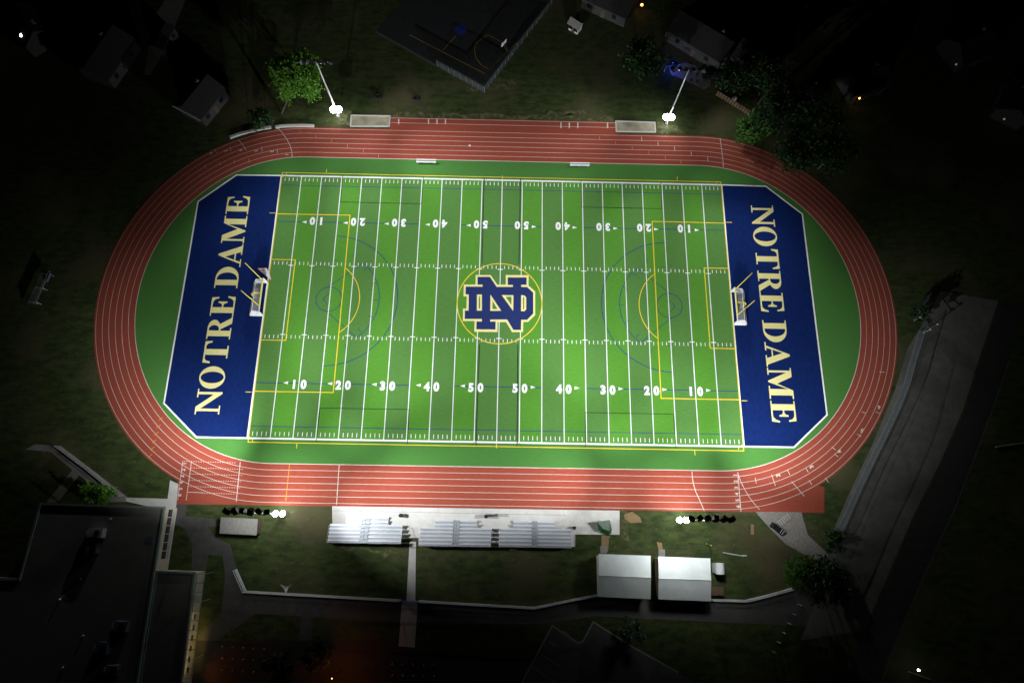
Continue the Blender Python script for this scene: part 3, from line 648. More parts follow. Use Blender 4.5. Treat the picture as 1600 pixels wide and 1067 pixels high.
for k, (px, h, r, nl, lb) in enumerate((
  ((1176, 200), 8, 3.6, 3200, 'dark tree whose leafy edge overhangs the outer lane, nearest the far straight'),
  ((1242, 235), 9, 4.6, 2400, 'dark tree overhanging the bend, closest to the right end zone corner'),
  ((1212, 180), 11, 5.0, 2400, 'dark tall tree between the bend and the porch lamp'),
  ((1150, 120), 9, 4.4, 1800, 'dark tree behind the white ball-shaped tank'),
  ((1205, 130), 12, 5.2, 1800, 'dark tree below the amber lamp, second row from the bend'),
  ((1270, 175), 12, 5.6, 1600, 'dark tree left of the pair of porch lamps'),
  ((1300, 240), 10, 5.0, 1400, 'unlit tree standing furthest right beside the bend'))):
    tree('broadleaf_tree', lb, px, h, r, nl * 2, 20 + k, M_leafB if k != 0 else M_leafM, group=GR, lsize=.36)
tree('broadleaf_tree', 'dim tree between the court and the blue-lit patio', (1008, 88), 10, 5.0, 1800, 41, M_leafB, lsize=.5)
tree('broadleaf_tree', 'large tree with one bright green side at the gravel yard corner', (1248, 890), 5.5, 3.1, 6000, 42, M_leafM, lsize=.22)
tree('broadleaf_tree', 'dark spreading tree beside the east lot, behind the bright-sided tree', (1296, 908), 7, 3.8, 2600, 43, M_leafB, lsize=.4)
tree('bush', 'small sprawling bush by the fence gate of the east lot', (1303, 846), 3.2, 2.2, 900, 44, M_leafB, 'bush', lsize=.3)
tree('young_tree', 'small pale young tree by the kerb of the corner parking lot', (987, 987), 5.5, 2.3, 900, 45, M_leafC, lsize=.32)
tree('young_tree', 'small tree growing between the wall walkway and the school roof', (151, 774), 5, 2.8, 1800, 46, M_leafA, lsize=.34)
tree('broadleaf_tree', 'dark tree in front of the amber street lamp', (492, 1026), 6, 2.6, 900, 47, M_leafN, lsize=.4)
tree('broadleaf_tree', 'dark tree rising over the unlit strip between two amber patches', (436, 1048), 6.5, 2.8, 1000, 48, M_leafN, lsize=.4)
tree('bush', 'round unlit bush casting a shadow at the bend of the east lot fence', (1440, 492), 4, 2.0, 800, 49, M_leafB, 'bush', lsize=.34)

# ================================================================== BLEACHERS, PAD FURNITURE
def bleacher(label, x0, x1, f0, f1, a0, a1, y0):
    t = thing('bleacher', label, 'bleacher', ((x0 + x1) / 2, y0 - 2.4, .055), 'aluminium bleachers by the near straight')
    P_ = .70
    def run(mb, xa, xb, y, z, d, hh):
        for c, e in ((xa, a0), (a1, xb)):
            if e - c > .2: mb.box(((c + e) / 2, y, z), (e - c, d, hh))
    for i in range(7):
        xa, xb = (f0, f1) if i < 2 else (x0, x1); y = y0 - P_ * i; z = .46 + .21 * i
        m = MB(); run(m, xa, xb, y, z, .30, .05); m.build('seat_plank', M_alum, t)
        m = MB(); run(m, xa, xb, y - .36, z - .19, .36, .04); m.build('foot_plank', M_alum2, t)
        MB().box(((a0 + a1) / 2, y - .18, z - .10), (a1 - a0 - .03, .62, .05)).build('aisle_step', M_alum2, t)
    yb = y0 - P_ * 6 - .3; zt = .46 + .21 * 6
    fr = MB()
    k = 0; x = x0 + .1
    while x < x1:
        ya = y0 + .1 if f0 <= x <= f1 else y0 - 1.3
        fr.box((x, (ya + yb) / 2, .12), (.08, ya - yb, .10)); fr.box((x, yb, (zt) / 2), (.08, .08, zt)); fr.tube((x, ya, .12), (x, yb, zt - .28), .05); x += 1.8
    fr.build('understructure', M_steel, t)
    bp = MB(); bp.box(((x0 + x1) / 2, yb - .12, zt * .5 + .1), (x1 - x0, .03, zt - .2)); bp.build('rear_panel', M_alum2, t)
    rl = MB()
    for zz in (zt + .35, zt + .75): rl.tube((x0, yb - .06, zz), (x1, yb - .06, zz), .025)
    x = x0
    while x <= x1 + .01: rl.tube((x, yb - .06, zt - .3), (x, yb - .06, zt + .77), .022); x += (x1 - x0) / 8
    for xx in (x0, x1):
        rl.tube((xx, y0 - 1.5, 1.5), (xx, yb - .06, zt + .75), .025); rl.tube((xx, y0 - 1.5, .3), (xx, y0 - 1.5, 1.5), .025)
    rl.build('guard_rail', M_steel, t)
    hr = MB(); xm = (a0 + a1) / 2
    for i in (0, 2, 4):
        y = y0 - P_ * i - .2; z = .46 + .21 * i
        hr.path([(xm, y, z - .1), (xm, y, z + .8), (xm, y - .9, z + 1.05), (xm, y - .9, z + .1)], .022)
    hr.build('aisle_handrail', M_dark, t)
def X(u, v, z=.6): return at(u, v, z).x
yb0 = at(606, 809, .46).y
bleacher('overexposed aluminium bleacher nearest the flat-roofed dugout', X(514,835,1), X(628,835,1), X(541,812), X(607,812), X(564,830,.9), X(577,830,.9), yb0)
bleacher('middle aluminium bleacher beside the concrete walkway', X(656,838,1), X(767,838,1), X(680,817), X(745,817), X(708,830,.9), X(718,830,.9), at(680, 813, .46).y)
bleacher('aluminium bleacher closest to the green canvas shelter', X(780,838,1), X(892,838,1), X(802,818), X(867,818), X(831,830,.9), X(840,830,.9), at(802, 814.5, .46).y)
def bin_(px, label, m, r=.36, h=1.0):
    p = at(*px); t = thing('litter_bin', label, 'litter bin', (p.x, p.y, .055), 'litter bins on the pad')
    MB().tube((p.x, p.y, .06), (p.x, p.y, h), r * .9, r, 14).build('bin_body', m, t); MB().tube((p.x, p.y, h), (p.x, p.y, h + .12), r * 1.06, r * .7, 14).build('lid', m, t)
bin_((627, 805), 'black litter bin on the pad in line with the walkway', M_dark)
bin_((759.5, 806.5), 'black litter bin on the pad next to a grey electrical box', M_dark)
bin_((896.5, 824.5), 'dark litter bin at the bleacher corner facing the green shelter', M_dark, .34)
p = at(775.5, 804.5); t = thing('electrical_box', 'grey electrical box on the pad beside a black bin', 'electrical box', (p.x, p.y, .055))
MB().box((p.x, p.y, .5), (.55, .45, .9)).build('cabinet', M_slate, t); MB().box((p.x, p.y, .97), (.62, .52, .05)).build('lid', M_slate, t); MB().box((p.x, p.y - .235, .55), (.45, .02, .7)).build('door', M_dark, t)
ra = thing('access_ramp', 'white access ramp at the bleacher end next to the green shelter', 'ramp', at(894.5, 842))
p = at(894.8, 841); MB().prism([(p.x - .30, p.y - 1.5), (p.x + .30, p.y - 1.5), (p.x + .30, p.y + 1.3), (p.x - .30, p.y + 1.3)], .06, .5).build('ramp_deck', M_conc, ra)
for e in (-.3, .3): MB().path([(p.x + e, p.y - 1.45, .5), (p.x + e, p.y - 1.45, 1.4), (p.x + e, p.y + 1.25, 1.4), (p.x + e, p.y + 1.25, .5)], .025).build('ramp_rail', M_steel, ra)
# green canvas shelter
t = thing('canvas_shelter', 'green canvas shelter with grey top on the concrete pad', 'shelter', at(943, 828))
T = [at(933, 815, 2.2), at(953, 812, 2.2), at(956, 827, 2.35), at(952, 829, 2.0), at(943, 826.5, 2.1)]
gq = [at(933, 815, 2.15), at(943, 826, 2.05), at(934, 826, 1.2)]
MB().poly(T[::-1]).build('roof_sheet', M_greycan, t)
bt = [at(935, 818), at(951, 816), at(955, 832), at(951, 838), at(935, 829)]
for a, b, a2, b2 in ((T[0], T[1], bt[0], bt[1]), (T[1], T[2], bt[1], bt[2]), (T[2], T[3], bt[2], bt[3]), (T[3], T[4], bt[3], bt[4]), (T[4], T[0], bt[4], bt[0])):
    MB().poly([a2, b2, b, a]).build('side_curtain', M_greencan, t)
for q in bt: MB().tube(q, (q.x, q.y, 2.0), .04).build('post', M_steel, t)

# ---- dugout
P = P2((345,807.5),(403,810.5),(401,836),(343,833), z=2.6); c = sum(P, Vector()) / 4
t = thing('dugout', 'flat weathered grey-roofed dugout on the grass by the asphalt path', 'dugout', (c.x, c.y, 0))
MB().prism([(q.x, q.y) for q in P][::-1], 2.48, 2.62).build('roof', M_plank, t)
xs = [q.x for q in P]; ys = [q.y for q in P]; xa, xb, ya, yb_ = min(xs) + .25, max(xs) - .25, min(ys) + .25, max(ys) - .25
MB().box(((xa + xb) / 2, ya, 1.24), (xb - xa, .12, 2.46)).build('back_wall', M_brick, t)
for x in (xa, xb): MB().box((x, (ya + yb_) / 2 + .06, 1.24), (.12, yb_ - ya - .13, 2.46)).build('side_wall', M_brick, t)
MB().box(((xa + xb) / 2, ya + .35, .45), (xb - xa - .3, .35, .06)).build('bench', M_wood, t)
MB().box(((xa + xb) / 2 - .3, ya - .075, 2.2), (1.2, .03, .2)).build('red_board', M_redpaint, t)

# ---- sheds with ribbed metal roofs
def shed(px, ridge, label, z=3.0):
    P = P2(*px, z=z); nw, ne, se, sw = P; rw, re = at(*ridge[0], z + 1.0), at(*ridge[1], z + 1.0)
    c = sum(P, Vector()) / 4; t = thing('storage_shed', label, 'shed', (c.x, c.y, 0), 'white-roofed storage sheds')
    x0, x1, y0, y1 = sw.x + .35, se.x - .35, (sw.y + se.y) / 2 + .35, (nw.y + ne.y) / 2 - .35
    wl_ = MB(); xm = .5
    wl_.prism([(x0, y0), (x1, y0), (x1, y1), (x0, y1)], 0, z - .12)
    yr = (rw.y + re.y) / 2
    for x in (x0, x1): wl_.poly([(x, y0, z - .12), (x, y1, z - .12), (x, yr, z + .80)])
    wl_.build('wall', M_wall, t)
    for a, b, r1, r2 in ((nw, ne, re, rw), (se, sw, rw, re)):
        mb = MB(); up = Vector((0, 0, .07))
        mb.v += [tuple(q) for q in (a, b, r1, r2)] + [tuple(q + up) for q in (a, b, r1, r2)]
        mb.f += [(3,2,1,0),(4,5,6,7),(0,1,5,4),(1,2,6,5),(2,3,7,6),(3,0,4,7)]
        for k in range(1, 27):                       # standing ribs
            f = k / 27; p0 = a.lerp(b, f) + Vector((0, 0, .09)); p1 = r2.lerp(r1, f) + Vector((0, 0, .09)); mb.tube(p0, p1, .032, n=4)
        mb.build('roof_slope', M_shedroof, t)
    MB().tube(rw + Vector((0, 0, .10)), re + Vector((0, 0, .10)), .10, n=8).build('ridge_cap', M_shedroof, t)
    for f in (.25, .7):
        x = x0 + (x1 - x0) * f; d = MB().box((x, y1 + .02, 1.1), (1.6, .06, 2.2)).build('door', M_brick, t); MB().box((x + .6, y1 + .07, 1.0), (.06, .05, .25)).build('handle', M_steel, d)
shed(((935.5,865),(1016.5,868),(1016.5,935.5),(934,932)), ((935,898.5),(1017,902)), 'white ribbed-roof shed nearer the bleachers')
shed(((1028.5,869),(1109.5,872),(1111,939),(1028.5,936)), ((1029,903),(1111,906)), 'white ribbed-roof shed next to the small white cabinet')
P = P2((1118,879),(1132,880),(1131,897),(1117,896), z=2); c = sum(P, Vector()) / 4; t = thing('portable_toilet', 'small white cabin standing beside the shed', 'cabin', (c.x, c.y, 0))
dx, dy = (P[1].x - P[0].x), (P[0].y - P[3].y)
MB().box((c.x, c.y, 1.0), (dx * .92, dy * .92, 1.96)).build('cabin_body', M_plastic, t)
MB().tube((c.x, c.y - dy / 2, 1.98), (c.x, c.y + dy / 2, 1.98), dx * .5, n=20).build('roof', M_plastic, t)
MB().box((c.x, c.y + dy * .47, .95), (dx * .6, .05, 1.7)).build('door', M_slate, t)
P = P2((1112,917),(1131,918),(1131,930),(1111,930), z=1); c = sum(P, Vector()) / 4; t = thing('wooden_crate', 'low brown wooden crate between the shed and the wall', 'crate', (c.x, c.y, 0))
dx, dy = (P[1].x - P[0].x), (P[0].y - P[3].y)
MB().box((c.x, c.y, .45), (dx * .94, dy * .9, .86)).build('crate_body', M_wood, t)
for k in range(5): MB().box((c.x - dx * .42 + k * dx * .21, c.y, .93), (dx * .16, dy, .05)).build('top_board', M_wood, t)

# training frame and slim mast by the sheds
P = P2((1077,848.5),(1103,849.5),(1105,868),(1076,867)); c = sum(P, Vector()) / 4; t = thing('batting_cage', 'dark open steel cage frame behind the shed', 'cage frame', (c.x, c.y, 0))
hz_ = 2.6
for q in P: MB().tube(q, (q.x, q.y, hz_), .05).build('post', M_dark, t)
m = MB(); U = [Vector((q.x, q.y, hz_)) for q in P]; m.path(U + U[:1], .045); m.build('top_frame', M_dark, t)
P1 = at(1103, 849, 1.0); MB().tube(P1, P1 + Vector((1.1, -.35, .1)), .07).build('yellow_pad', M_yelpaint, t)
b = at(1130, 863); t = thing('light_post', 'slim leaning-looking lamp post on the grass east of the sheds', 'lamp post', b)
H = 10.5; MB().tube(b, (b.x, b.y, H), .11, .07, 10).build('pole', M_steel, t); MB().box((b.x + .1, b.y + .1, H), (.9, .2, .14)).build('lamp_head', M_plastic, t)
# hurdle cart
c = at(1213, 826); t = thing('hurdle_cart', 'black cart of stacked hurdles standing on the gravel yard', 'cart', c); ang = R(-38)
mm = Matrix.Rotation(ang, 3, 'Z')
def L(x, y, z): return tuple(Vector((c.x, c.y, 0)) + mm @ Vector((x, y, z)))
MB().box(L(0, 0, .35), (2.9, 1.0, .08), ang).build('platform', M_dark, t)
for k in range(6):
    x = -1.1 + k * .42; h_ = MB().path([L(x, -.45, .4), L(x, -.45, 1.15), L(x, .45, 1.15), L(x, .45, .4)], .03).build('hurdle', M_dark, t)
    MB().box(L(x, 0, 1.15), (.05, 1.0, .09), ang).build('hurdle_bar', M_plastic if k > 3 else M_dark, h_)
for x in (-1.1, 1.1):
    for y in (-.45, .45):
        MB().tube(L(x, y - .05, .18), L(x, y + .05, .18), .18, n=14).build('wheel', M_rubber, t)
for x, y, z, s_ in ((-.95, .15, .7, .5), (-.1, -.2, .75, .62), (.35, .25, .6, .5), (.95, -.1, .7, .55)): MB().box(L(x, y, z), (s_, s_, .5), ang + x).build('equipment_bag', M_dark, t)
hs = thing('hurdle_ladder', 'pale ladder-like rack of hurdles lying on the gravel behind the black cart', 'hurdle rack', at(1224, 814)); a, b = at(1216, 820), at(1234, 806); dd = (b - a).normalized(); nn = Vector((-dd.y, dd.x, 0))
for e in (-.55, .55): q, q2 = a + nn * e, b + nn * e; MB().tube((q.x, q.y, .12), (q2.x, q2.y, .12), .035).build('rail', M_dark if e < 0 else M_steel, hs)
for k in range(6): q = a.lerp(b, (k + .5) / 6); MB().tube((q.x - nn.x * .55, q.y - nn.y * .55, .16), (q.x + nn.x * .55, q.y + nn.y * .55, .16), .035).build('crossbar', M_plastic, hs)
MB().path([L(-1.4, 0, .4), L(-2.0, 0, .9)], .03).build('tow_handle', M_steel, t)

# ---- fences
def fence(name, label, cat, px, h, kerb=True, step=3.0, rail=M_steel, width=.42, panel=True, kerbm=None):
    P = [at(u, v) for u, v in px]; t = thing(name, label, cat, P[0])
    kb_ = MB(); rl = MB(); pn = MB(); posts = []
    for i, (a, b) in enumerate(zip(P, P[1:])):
        d = b - a; a_ = math.atan2(d.y, d.x)
        kb_.box(((a.x + b.x) / 2, (a.y + b.y) / 2, .20 + .004 * (i % 2)), (d.length + width * .5, width, .4), a_)
        for zz in (h, h * .5): rl.tube((a.x, a.y, zz), (b.x, b.y, zz), .045 if zz == h else .025)
        pn.poly([(a.x, a.y, .4), (b.x, b.y, .4), (b.x, b.y, h), (a.x, a.y, h)])
        n_ = max(1, round(d.length / step))
        for k in range(n_): posts.append(a.lerp(b, k / n_))
    posts.append(P[-1])
    if kerb: kb_.build('base_wall', kerbm or M_conc2, t)
    rl.build('rail', rail, t)
    if panel: pn.build('mesh_panel', M_chain, t)
    for q in posts: MB().tube((q.x, q.y, 0), (q.x, q.y, h + .06), .045, n=6).build('post', rail, t)
    return t
fence('boundary_fence', 'grey fence on a pale low wall running from the asphalt path to the blue gate', 'fence', ((369,890),(384,924),(500,930.5),(626,938)), 1.5, kerbm=M_conc)
fence('boundary_fence', 'grey fence on a pale low wall between the blue gate and the nearer shed', 'fence', ((655,939),(740,944),(835,949.5),(880,940),(933,929.5)), 1.5, kerbm=M_conc)
fence('boundary_fence', 'grey fence on a pale low wall from the crate towards the bright-sided tree', 'fence', ((1112,937),(1165,938.5),(1200,930),(1236,920)), 1.5, kerbm=M_conc)
t = thing('blue_gate', 'blue steel gate across the concrete walkway', 'gate', at(640, 939)); a, b = at(627, 938), at(654, 939.5)
for q in (a, b): MB().box((q.x, q.y, 1.0), (.22, .22, 2.0)).build('gate_post', M_bluefence, t)
MB().tube((a.x, a.y, 1.9), (b.x, b.y, 1.9), .07).build('top_bar', M_bluefence, t); g_ = MB()
for k in range(1, 12): q = a.lerp(b, k / 12); g_.tube((q.x, q.y, .15), (q.x, q.y, 1.7), .025)
for zz in (.15, 1.7): g_.tube((a.x, a.y, zz), (b.x, b.y, zz), .035)
g_.build('gate_leaf', M_bluefence, t)
fence('mesh_fence', 'long blue-grey fence with tall posts between the bend and the east lot', 'fence', ((1437,518),(1428,548),(1421,570),(1413,600),(1402,628),(1390,655),(1373,690),(1357,722),(1340,758),(1326,790),(1315,815),(1300,845)), 2.2, step=3.6, rail=M_slate, width=.28, kerbm=M_slategrey)
fence('mesh_fence', 'dim short fence beyond the small gate enclosure on the east side', 'fence', ((1425,500),(1434,485),(1447,463)), 2.0, step=3.0, rail=M_slate, kerb=False)
t = thing('gate_enclosure', 'square steel gate enclosure at the top corner of the east lot fence', 'gate', at(1444, 505)); P = P2((1428,501),(1436,496),(1453,512),(1442,520))
for q in P: MB().tube(q, (q.x, q.y, 2.4), .07).build('post', M_steel, t)
m = MB(); U = [Vector((q.x, q.y, 2.35)) for q in P]; m.path(U + U[:1], .05); m.build('top_rail', M_slate, t)
for q in (P[2], P[3]): MB().box((q.x, q.y, 2.45), (.35, .3, .14)).build('post_cap', M_plastic, t)
t = thing('court_fence', 'pale mesh fence along the near corner of the sports court', 'fence', at(757, 146))
for a, b, ww in ((at(683,104), at(757,145), .55), (at(757.5,144.5), at(800,88), .45), (at(800.5,87), at(862,8), .32)):
    d = b - a; MB().box(((a.x + b.x) / 2, (a.y + b.y) / 2, 1.0), (d.length, ww * .35, 2.0), math.atan2(d.y, d.x)).build('mesh_panel', M_courtmesh, t)
    for k in range(9): q = a.lerp(b, k / 8); MB().tube((q.x, q.y, 0), (q.x, q.y, 2.1), .06, n=6).build('post', M_slategrey, t)
    MB().box(((a.x + b.x) / 2, (a.y + b.y) / 2, 2.03), (d.length, ww * .8, .05), math.atan2(d.y, d.x)).build('cap', M_slategrey, t)
kb2 = MB(); kb2.strip(P2((587,50),(640,80),(681,103)), .6, .035); struct(kb2.build('court_kerb', M_slategrey))
b = at(792, 87); t = thing('basketball_hoop', 'basketball hoop on a post at the corner of the sports court', 'basketball hoop', b)
MB().tube(b, (b.x, b.y, 3.1), .09).build('post', M_dark, t); MB().tube((b.x, b.y, 3.0), (b.x - .7, b.y + .5, 3.2), .06).build('arm', M_dark, t)
MB().box((b.x - .75, b.y + .54, 3.4), (1.8, .05, 1.05), R(-36 + 90)).build('backboard', M_plastic, t)
MB().torus((b.x - 1.1, b.y + .8, 3.05), .23, .02, 18, 6).build('rim', M_orpaint, t)
wallp = P2((93,698),(140,733),(192,775)); t = thing('walkway_fence', 'pale fence on a wall running diagonally to the corner of the school', 'fence', wallp[0])
for a, b in zip(wallp, wallp[1:]):
    d = b - a; MB().box(((a.x + b.x) / 2, (a.y + b.y) / 2, .5), (d.length, .22, 1.0), math.atan2(d.y, d.x)).build('wall', M_conc2, t)
    MB().tube((a.x, a.y, 1.5), (b.x, b.y, 1.5), .05).build('rail', M_steel, t)
    for k in range(5): q = a.lerp(b, k / 4); MB().tube((q.x, q.y, 1.0), (q.x, q.y, 1.52), .035).build('post', M_steel, t)

# ================================================================== SCHOOL
def block(name, label, px, z, cat='building', trim=M_trim, par=None):
    P = P2(*px, z=z); c = sum(P, Vector()) / len(P); t = thing(name, label, cat, (c.x, c.y, 0)) if par is None else par
    pts = [(q.x, q.y) for q in P]
    area = sum(a[0]*b[1]-b[0]*a[1] for a, b in zip(pts, pts[1:] + pts[:1]))
    if area < 0: pts = pts[::-1]
    MB().prism(pts, 0, z - .25).build('wall', M_wall, t)
    MB().prism(pts, z - .25, z).build('roof', M_roofgrey, t)
    tr = MB()
    for a, b in zip(pts, pts[1:] + pts[:1]):
        d = Vector(b) - Vector(a); tr.box(((a[0] + b[0]) / 2, (a[1] + b[1]) / 2, z + .02), (d.length - .42, .40, .44), math.atan2(d.y, d.x))
        tr.box((a[0], a[1], z + .035), (.44, .44, .45))
    tr.build('roof_trim', trim, t); return t, pts
sc, spts = block('school_building', 'large dark flat-roofed school with green trim and rooftop units', ((64,787),(257,793),(242,886),(210,1090),(-60,1090),(-40,905),(31,905)), 4.8)
e0, e1 = at(257.4, 793, 4.8), at(243.5, 878, 4.8); d = e1 - e0; an = math.atan2(d.y, d.x); nrm = Vector((-d.y, d.x, 0)).normalized()
if nrm.x < 0: nrm = -nrm
for k in range(6):
    q = e0.lerp(e1, .10 + .157 * k) + nrm * .03; f_ = MB().box((q.x, q.y, 2.5), (1.35, .10, 1.3), an).build('window', M_glassd, sc)
    MB().box((q.x + nrm.x * .35, q.y + nrm.y * .35, 1.78), (1.5, .65, .10), an).build('sill', M_conc, f_)
for u, v, w_, d_, h_, mm_ in ((152,832,2.6,1.7,1.3,M_steel),(145,856,1.9,1.7,1.1,M_slate),(190,978,2.2,1.7,1.1,M_slate),(161,1012,2.1,2.0,1.1,M_slate),(176,1046,2.0,1.5,1.0,M_slate)):
    q = at(u, v, 5.4); un = MB().box((q.x, q.y, 4.8 + h_ / 2), (w_, d_, h_), R(-2)).build('rooftop_unit', mm_, sc)
    MB().tube((q.x + .35, q.y, 4.8 + h_), (q.x + .35, q.y, 4.88 + h_), .5, n=16).build('fan_grille', M_dark, un); MB().box((q.x - w_ * .62, q.y, 5.2), (w_ * .3, d_ * .5, .6), R(-2)).build('duct', M_steel, un)
for u, v in ((93,936),(129,993),(97,1043),(172,811),(125,905)):
    q = at(u, v, 5); MB().tube((q.x, q.y, 4.8), (q.x, q.y, 5.25), .18, n=10).build('roof_vent', M_steel, sc)
q = at(233, 843, 4.83); MB().box((q.x, q.y, 4.83), (1.3, 1.1, .06)).build('roof_hatch', M_slate, sc)
an2, apts = block('school_annex', 'narrow lower dark-roofed annex with green trim next to the canopy', ((245,893),(304,895),(279,1090),(215,1090)), 4.2)
# pergola-like canopy along the annex
t = thing('steel_canopy', 'open green steel canopy frame along the annex, lit yellow underneath', 'canopy', at(306, 960))
A_, B_ = at(307.5, 896, 3.6), at(285, 1060, 3.6); dd = (B_ - A_).normalized(); nn = Vector((-dd.y, dd.x, 0)); nn = nn if nn.x > 0 else -nn
fr = MB(); fr.tube(A_ + nn * .1, B_ + nn * .1, .06); fr.tube(A_ + nn * 1.5, B_ + nn * 1.5, .06); fr.build('side_beam', M_trim, t)
for k in range(12):
    q = A_.lerp(B_, k / 11); MB().tube(q + nn * .1, q + nn * 1.5, .05).build('cross_bar', M_trim, t)
    if k % 3 == 0: q2 = q + nn * 1.5; MB().tube((q2.x, q2.y, 0), q2, .06).build('post', M_trim, t)
for f, pw in ((.42, 40), (.52, 90), (.62, 170), (.72, 190), (.82, 130), (.92, 70)):
    q = A_.lerp(B_, f) + nn * .7; lh = MB().box((q.x, q.y, 3.5), (.30, .9, .10), math.atan2(dd.y, dd.x) - R(90)).build('lamp_housing', M_trim, t); MB().box((q.x, q.y, 3.42), (.22, .8, .04), math.atan2(dd.y, dd.x) - R(90)).build('lamp', E_warm, lh)
    spot('canopy_glow', (q.x, q.y, 3.36), (q.x - .15, q.y, 0), pw, 62, .9, (1, .66, .14), .1)
sheet('canopy_paving', [(v_.x, v_.y) for v_ in (at(306,897), at(318,897), at(297,1060), at(283,1060))], .024, M_conc2)

# ================================================================== SOUTH LOT: studs, posts, lamp
for (x0, y0, nx, ny, dx_, dy_, sk_) in ((348, 1009, 5, 3, 15.7, 18.3, 3.8), (613, 1036.5, 5, 2, 15.8, 17.3, 1)):
    for j in range(ny):
        for i in range(nx):
            p = at(x0 + dx_ * i + (i * .6) - 0 * j, y0 + dy_ * j + i * sk_ * .25); o = MB().tube((0, 0, 0), (0, 0, .5), .10, .10, 10).tube((0, 0, .5), (0, 0, .56), .12, .08, 10).build('bollard', M_conc2)
            o.location = (p.x, p.y, .016); tag(o, 'small white-capped bollard in the grid on the amber-lit lot by the annex' if x0 < 500 else 'small white-capped bollard in the rows below the concrete walkway', 'bollard', 'bollards by the annex' if x0 < 500 else 'bollards below the walkway')
for k in range(6):
    p = at(1247 - 8.2 * k, 944 + 14.5 * k); t = thing('timber_post', 'pale post in the row casting thin shadows south of the bright-sided tree', 'post', p, 'row of posts by the service path')
    MB().tube(p, (p.x, p.y, 1.2), .12, .11, 8).build('shaft', M_conc2, t); MB().tube((p.x, p.y, 1.2), (p.x, p.y, 1.28), .15, .08, 8).build('cap', M_conc, t)
def lamp_post(px, h, label, power, col, em, tgt=None, group=None, spot_=150):
    b = at(*px, h); b.z = 0; t = thing('street_lamp', label, 'street lamp', b, group)
    MB().tube(b, (b.x, b.y, h), .10, .06, 8).build('pole', M_dark, t); hd = MB().box((b.x, b.y, h + .12), (.5, .35, .12)).build('lamp_head', M_dark, t)
    MB().tube((b.x, b.y, h + .02), (b.x, b.y, h + .05), .14, n=12).build('bulb', em, hd)
    MB().tube((b.x, b.y, h + .19), (b.x, b.y, h + .25), .10, .05, 10).build('glow_cap', em, hd)  # added cap of bulb material, glows on top of the dark head
    if power: spot('lamp_light', (b.x, b.y, h - .05), (b.x, b.y + (tgt or 0), 0), power, spot_, .5, col, .12)
    return t
lamp_post((519, 1059), 6.5, 'amber street lamp standing among dark trees of the south lot', 650, (1, .24, .04), E_amber)
b = at(283, 1062, 3.4); t = thing('wall_lamp', 'amber wall lamp at the end of the annex', 'lamp', b); MB().box(b, (.25, .4, .25)).build('housing', M_dark, t); MB().box(b + Vector((.14, 0, 0)), (.04, .3, .18)).build('bulb', E_amber, t)
spot('wall_lamp_light', b + Vector((.4, 0, .1)), b + Vector((11, 1.5, -3.4)), 450, 100, .9, (1, .24, .04), .1)
p = at(447, 917); t = MB(); rnd = random.Random(4)
for ring in (((-1.2,.5,.05),(-.5,.35,.35),(0,.15,.5),(-.35,-.2,.2)), ((0,.15,.5),(.7,.3,.3),(1.1,.65,.05),(.5,-.1,.15)), ((-.35,-.2,.2),(0,.15,.5),(.5,-.1,.15),(.15,-1.1,.04))):
    t.poly([(p.x + a, p.y + b_, z + .03) for a, b_, z in ring])
tag(t.build('plastic_sheet', M_plastic), 'crumpled pale plastic sheet lying on the grass by the boundary fence', 'plastic sheet')

# ================================================================== FAR SIDE: houses, sheds, lamps
def house(name, label, px, w_, d_, h_, rz, wallm=M_house, roofm=M_hroof, group=None, cat='house', chimney=True, rise=.32):
    c = at(*px, h_); c.z = 0; t = thing(name, label, cat, c, group); mm = Matrix.Rotation(R(rz), 3, 'Z')
    def W(x, y, z): return tuple(c + mm @ Vector((x, y, z)))
    wl_ = MB().box(W(0, 0, h_ / 2), (w_, d_, h_), M=mm)
    rh = d_ * rise
    for s in (-1, 1): wl_.poly([W(s * w_ / 2, -d_ / 2, h_), W(s * w_ / 2, d_ / 2, h_), W(s * w_ / 2, 0, h_ + rh)])
    wl_.build('wall', wallm, t)
    for s in (-1, 1):
        a, b = W(-w_ / 2 - .4, s * (d_ / 2 + .4), h_ - .15), W(w_ / 2 + .4, s * (d_ / 2 + .4), h_ - .15); e, f = W(w_ / 2 + .4, 0, h_ + rh + .08), W(-w_ / 2 - .4, 0, h_ + rh + .08)
        m = MB(); m.v += [a, b, e, f] + [(q[0], q[1], q[2] + .12) for q in (a, b, e, f)]; m.f += [(3,2,1,0),(4,5,6,7),(0,1,5,4),(1,2,6,5),(2,3,7,6),(3,0,4,7)]
        r_ = m.build('roof_slope', roofm, t)
    if chimney: MB().box(W(w_ * .25, d_ * .15, h_ + rh * .9), (.7, .7, 1.6), M=mm).build('chimney', M_brick, t)
    for s in (-1, 1):
        for k in (-.3, .25):
            f_ = MB().box(W(k * w_, s * (d_ / 2 + .03), h_ * .55), (1.2, .08, 1.2), M=mm).build('window', M_hroof, t); MB().box(W(k * w_, s * (d_ / 2 + .08), h_ * .55), (1.0, .03, 1.0), M=mm).build('pane', M_glassd, f_)
    dr = MB().box(W(0, -d_ / 2 - .04, 1.0), (.95, .08, 2.0), M=mm).build('door', M_brick, t)
    return t, W
h1, W1 = house('house', 'dark gabled house with one pale gable edge behind the bend, left of the bush', (312, 152), 9, 7, 3.2, 62)
MB().box(W1(-4.95, 0, 3.2), (.25, 7.6, .25), M=Matrix.Rotation(R(62), 3, 'Z')).build('gable_board', M_conc, h1)
h2, W2 = house('house', 'house by the dazzling white yard light', (48, 40), 10, 8, 3.2, -50)
h3, W3 = house('garage', 'small dark-roofed garage standing on the pale driveway', (251, 56), 6.4, 3.6, 2.8, 74, chimney=False, cat='garage', rise=.12)
